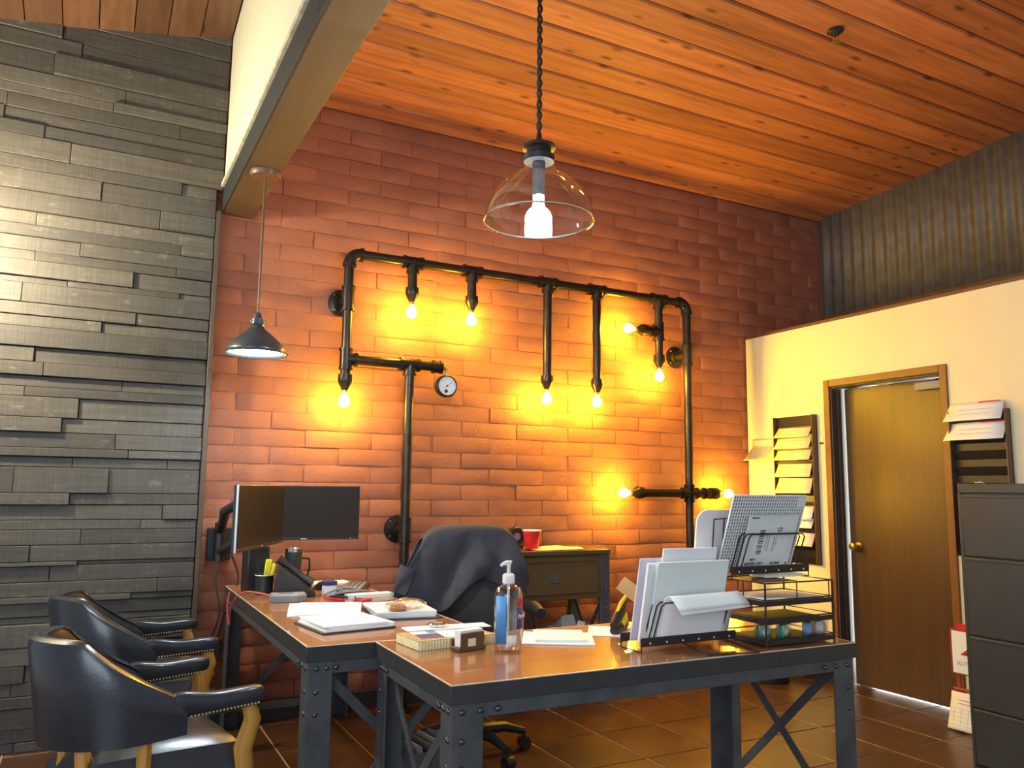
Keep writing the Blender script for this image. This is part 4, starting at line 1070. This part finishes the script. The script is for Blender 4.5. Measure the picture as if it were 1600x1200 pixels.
# ================================================================ WALL RACKS (right wall)
def rack(label, y0, y1, z0, z1, n, d=.055):
    t = thing('card_rack', label, 'rack', (XW-.0005, 0, 0))
    MB().box((-.012, y0, z0), (0, y1, z1)).build('back_plate', 'black', t, bev=.002)
    for y in (y0, y1-.008): MB().box((-d, y, z0), (-.012, y+.008, z1)).build('side_rail', 'trim', t, bev=.002)
    ph = (z1-z0-.10)/n
    for k in range(n):
        z = z0+k*ph
        MB().add([(-.012, y0+.008, z), (-.012, y1-.008, z), (-.045, y0+.008, z+ph*.55), (-.045, y1-.008, z+ph*.55), (-.042, y0+.008, z+ph*.55), (-.042, y1-.008, z+ph*.55), (-.009, y0+.008, z), (-.009, y1-.008, z)], [(0,2,3,1),(2,4,5,3),(4,6,7,5)]).build('pocket', 'black', t)
    return t
rack('black wall card rack between the corner and the door frame', 4.130, 4.510, .800, 1.885, 10)
rack('black wall card rack above the filing cabinet', 2.735, 3.085, .95, 1.815, 8)
def slip(label, y0, y1, zlo, zhi, mat, tabm='redink', out=.05, group='slips in the wall rack by the corner'):
    t = thing('rack_slip', label, 'paper slip', (XW, 0, 0), group=group)
    b = MB()
    def fn(u, v):
        return (-.026-out*(1-v)**1.3*(1 if True else 0)-.0, y0+(y1-y0)*u+.030*(1-v)*(1-2*u)*-.4, zlo+(zhi-zlo)*v)
    b.grid(4, 6, fn); b.build('slip_sheet', mat, t, solid=.0012)
    MB().box((-.0285, y0+(y1-y0)*.05, zhi-.014), (-.0255, y0+(y1-y0)*.45, zhi+.003)).build('red_tab', tabm, t)
    for k in range(2):
        v = .35+.25*k; p = fn(.5, v); MB().cbox((p[0]-.002, (y0+y1)/2, p[2]), (.001, (y1-y0)*.6, .003), (0, .4, 0)).build('print_line', 'greyink', t)
tops = [('topmost slip', 1.800, 1.725, 'yellowp'), ('second slip from the top', 1.740, 1.640, 'yellowp'), ('third slip from the top', 1.655, 1.555, 'yellowp'), ('fourth slip from the top', 1.555, 1.430, 'yellowp'), ('fifth slip from the top', 1.440, 1.310, 'yellowp'), ('sixth slip from the top', 1.220, 1.120, 'paper'), ('seventh slip from the top', 1.150, 1.060, 'paper'), ('lowest slip', 1.030, .930, 'pink')]
for n_, zh, zl, mt in tops: slip(n_+' in the wall rack by the corner', 4.165, 4.480, zl, zh, mt)
slip('upper white slip in the rack above the filing cabinet', 2.755, 3.085, 1.755, 1.865, 'paper', out=.06, group='slips above the filing cabinet')
slip('lower white slip in the rack above the filing cabinet', 2.750, 3.090, 1.640, 1.745, 'paper', out=.06, group='slips above the filing cabinet')
cp = thing('curled_notice', 'curled cream notice sticking off the wall beside the corner', 'notice', (XW-.001, 0, 0))
b = MB(); b.grid(6, 14, lambda u, v: (-.002-(.16*max(0, (.65-v))**1.0), 4.56+.22*u, 1.56+.17*v)); b.build('notice_sheet', 'yellowp', cp, solid=.001)
MB().lathe([(.004, -.004), (.003, 0)], (0, 4.72, 1.70), 8, 'X').build('pin', 'ink', cp)
ls = thing('light_switch', 'small switch plate between card rack and door frame', 'switch', (XW, 4.092, 1.685))
MB().box((-.004, -.018, -.035), (-.0005, .018, .035)).build('plate', 'yellowp', ls, bev=.001)
for k in range(3): MB().box((-.010, -.013+.010*k, -.020), (-.004, -.007+.010*k, -.006)).build('toggle', 'black', ls)

# ================================================================ FILING CABINET, SIGN, BIN
fc = thing('filing_cabinet', 'tall dark grey four drawer filing cabinet at the right edge', 'cabinet', (3.945, 2.595, 0))
MB().box((.012, -.46, 0), (.735, 0, 1.372)).build('cabinet_body', 'cabinet', fc, bev=.005)
MB().box((.0, -.46, 1.325), (.012, 0, 1.372)).build('top_rail', 'cabinet', fc, bev=.003)
for y0_, y1_ in ((-.46, -.442), (-.018, 0)): MB().box((.0, y0_, 0), (.012, y1_, 1.325)).build('front_stile', 'cabinet', fc, bev=.003)
for k, (z0_, z1_) in enumerate(((.012, .272), (.278, .618), (.624, 1.004), (1.010, 1.318))):
    d_ = MB().box((-.004, -.440, z0_), (.012, -.020, z1_)).build('drawer', 'cabinet', fc, bev=.004)
    MB().box((-.008, -.436, z1_-.016), (-.004, -.024, z1_-.004)).build('drawer_lip', 'cabinet', d_, bev=.0015)
sc_ = crumple('paper_scrap', (4.02, 2.52, 1.3725), .05, .04, .3, 'paper', 'tiny white paper scrap on top of the filing cabinet', 'paper', .008, .002)

sg_ = thing('sign_stand', 'red framed floor sign stand with white panels between door and filing cabinet', 'sign', (4.45, 2.88, 0))
RX = (PI/2, 0, -PI/2)
for y_ in (-.115, .115): MB().tube([(.03, y_, 0), (.03, y_, .56)], .008, 8).build('upright', 'redm', sg_)
pn = MB().box((0, -.145, .305), (.018, .145, .555)).build('sign_frame', 'redm', sg_, bev=.002)
MB().box((-.002, -.132, .312), (0, .132, .543)).build('sign_panel', 'paper', pn)
word('AUTH', .034, 'greyink', pn, (-.003, .062, .365), RX)
b = MB(); b.add([(-.0035, .085, .415), (-.0035, .045, .415), (-.0035, .0, .455), (-.0035, .0, .470), (-.0035, .015, .470)], [(0,4,3,2,1)]); b.add([(-.0035, -.085, .415), (-.0035, -.045, .415), (-.0035, .0, .455), (-.0035, .0, .470), (-.0035, -.015, .470)], [(0,1,2,3,4)]); b.build('chevron_logo', 'redink', pn, solid=.001)
MB().box((.002, -.10, .556), (.014, .10, .585)).build('top_card', 'red', sg_, bev=.001)
MB().tube([(.03, .155, .215), (.03, -.155, .215)], .010, 8).build('cross_rail', 'redm', sg_)
MB().box((.01, .130, .0), (.05, .150, .205)).build('side_plate', 'redm', sg_); MB().box((.01, -.150, .0), (.05, -.130, .205)).build('side_plate', 'redm', sg_)
b = MB(); b.grid(4, 10, lambda u, v: (-.02-.035*(1-v)**2+.02*v*v, .150-.30*u, .012+.195*v)); ca_ = b.build('calendar_sheet', 'paper', sg_, solid=.002)
def calp(v): return -.02-.035*(1-v)**2+.02*v*v-.002
for k in range(5):
    v = .12+.11*k; MB().box((calp(v)-.0015, -.145, .012+.195*v), (calp(v)-.0005, .145, .012+.195*v+.0012)).build('calendar_line', 'greyink', ca_)
for k in range(7):
    y_ = -.12+.04*k; MB().bar((calp(.1)-.0008, y_, .012+.195*.1), (calp(.56)-.0008, y_, .012+.195*.56), .0012, .001).build('calendar_line', 'greyink', ca_)
for lo, hi in (((.05, .69), (.10, .70)), ((.05, .79), (.10, .80))): MB().box((calp(.72)-.002, -.04, .012+.195*lo[1]), (calp(.72)-.0008, .10, .012+.195*lo[1]+.003)).build('red_box_line', 'redink', ca_)
tag(MB().box((4.48, 2.925, .0), (4.50, 2.945, .80)).build('white_pole', 'paper', bev=.003), 'thin white pole standing behind the red sign stand', 'pole')
tr = thing('waste_bin', 'black round waste bin near the door beneath the desk end', 'bin', (4.36, 4.33, 0))
MB().lathe([(.120, 0), (.125, .004), (.150, .300), (.156, .302), (.156, .312), (.148, .312), (.122, .012), (0, .012)], n=32).build('bin_wall', 'black', tr)
MB().add([(-.09, -.10, .28), (.05, -.11, .29), (.09, .0, .31), (-.02, .06, .30), (-.04, -.05, .36), (.04, -.03, .35)], [(0,1,5,4),(1,2,5),(2,3,4,5),(3,0,4)]).build('bin_liner', 'paper', tr)
# box and papers on the floor under the desks
fb = thing('file_box', 'pale grey open file box on the floor between the desks', 'box', (1.36, 3.40, 0), .12)
for lo, hi in (((-.16, -.13, 0), (.16, .13, .01)), ((-.16, -.13, .01), (-.15, .13, .22)), ((.15, -.13, .01), (.16, .13, .22)), ((-.15, -.13, .01), (.15, -.12, .22)), ((-.15, .12, .01), (.15, .13, .22))): MB().box(lo, hi).build('box_side', 'boxgrey', fb)
for k in range(5): MB().cbox((-.10+.045*k, 0, .13), (.012, .22, .22), (0, .06*(k-2), 0)).build('file_folder', ['boxgrey', 'greybox'][k % 2], fb)
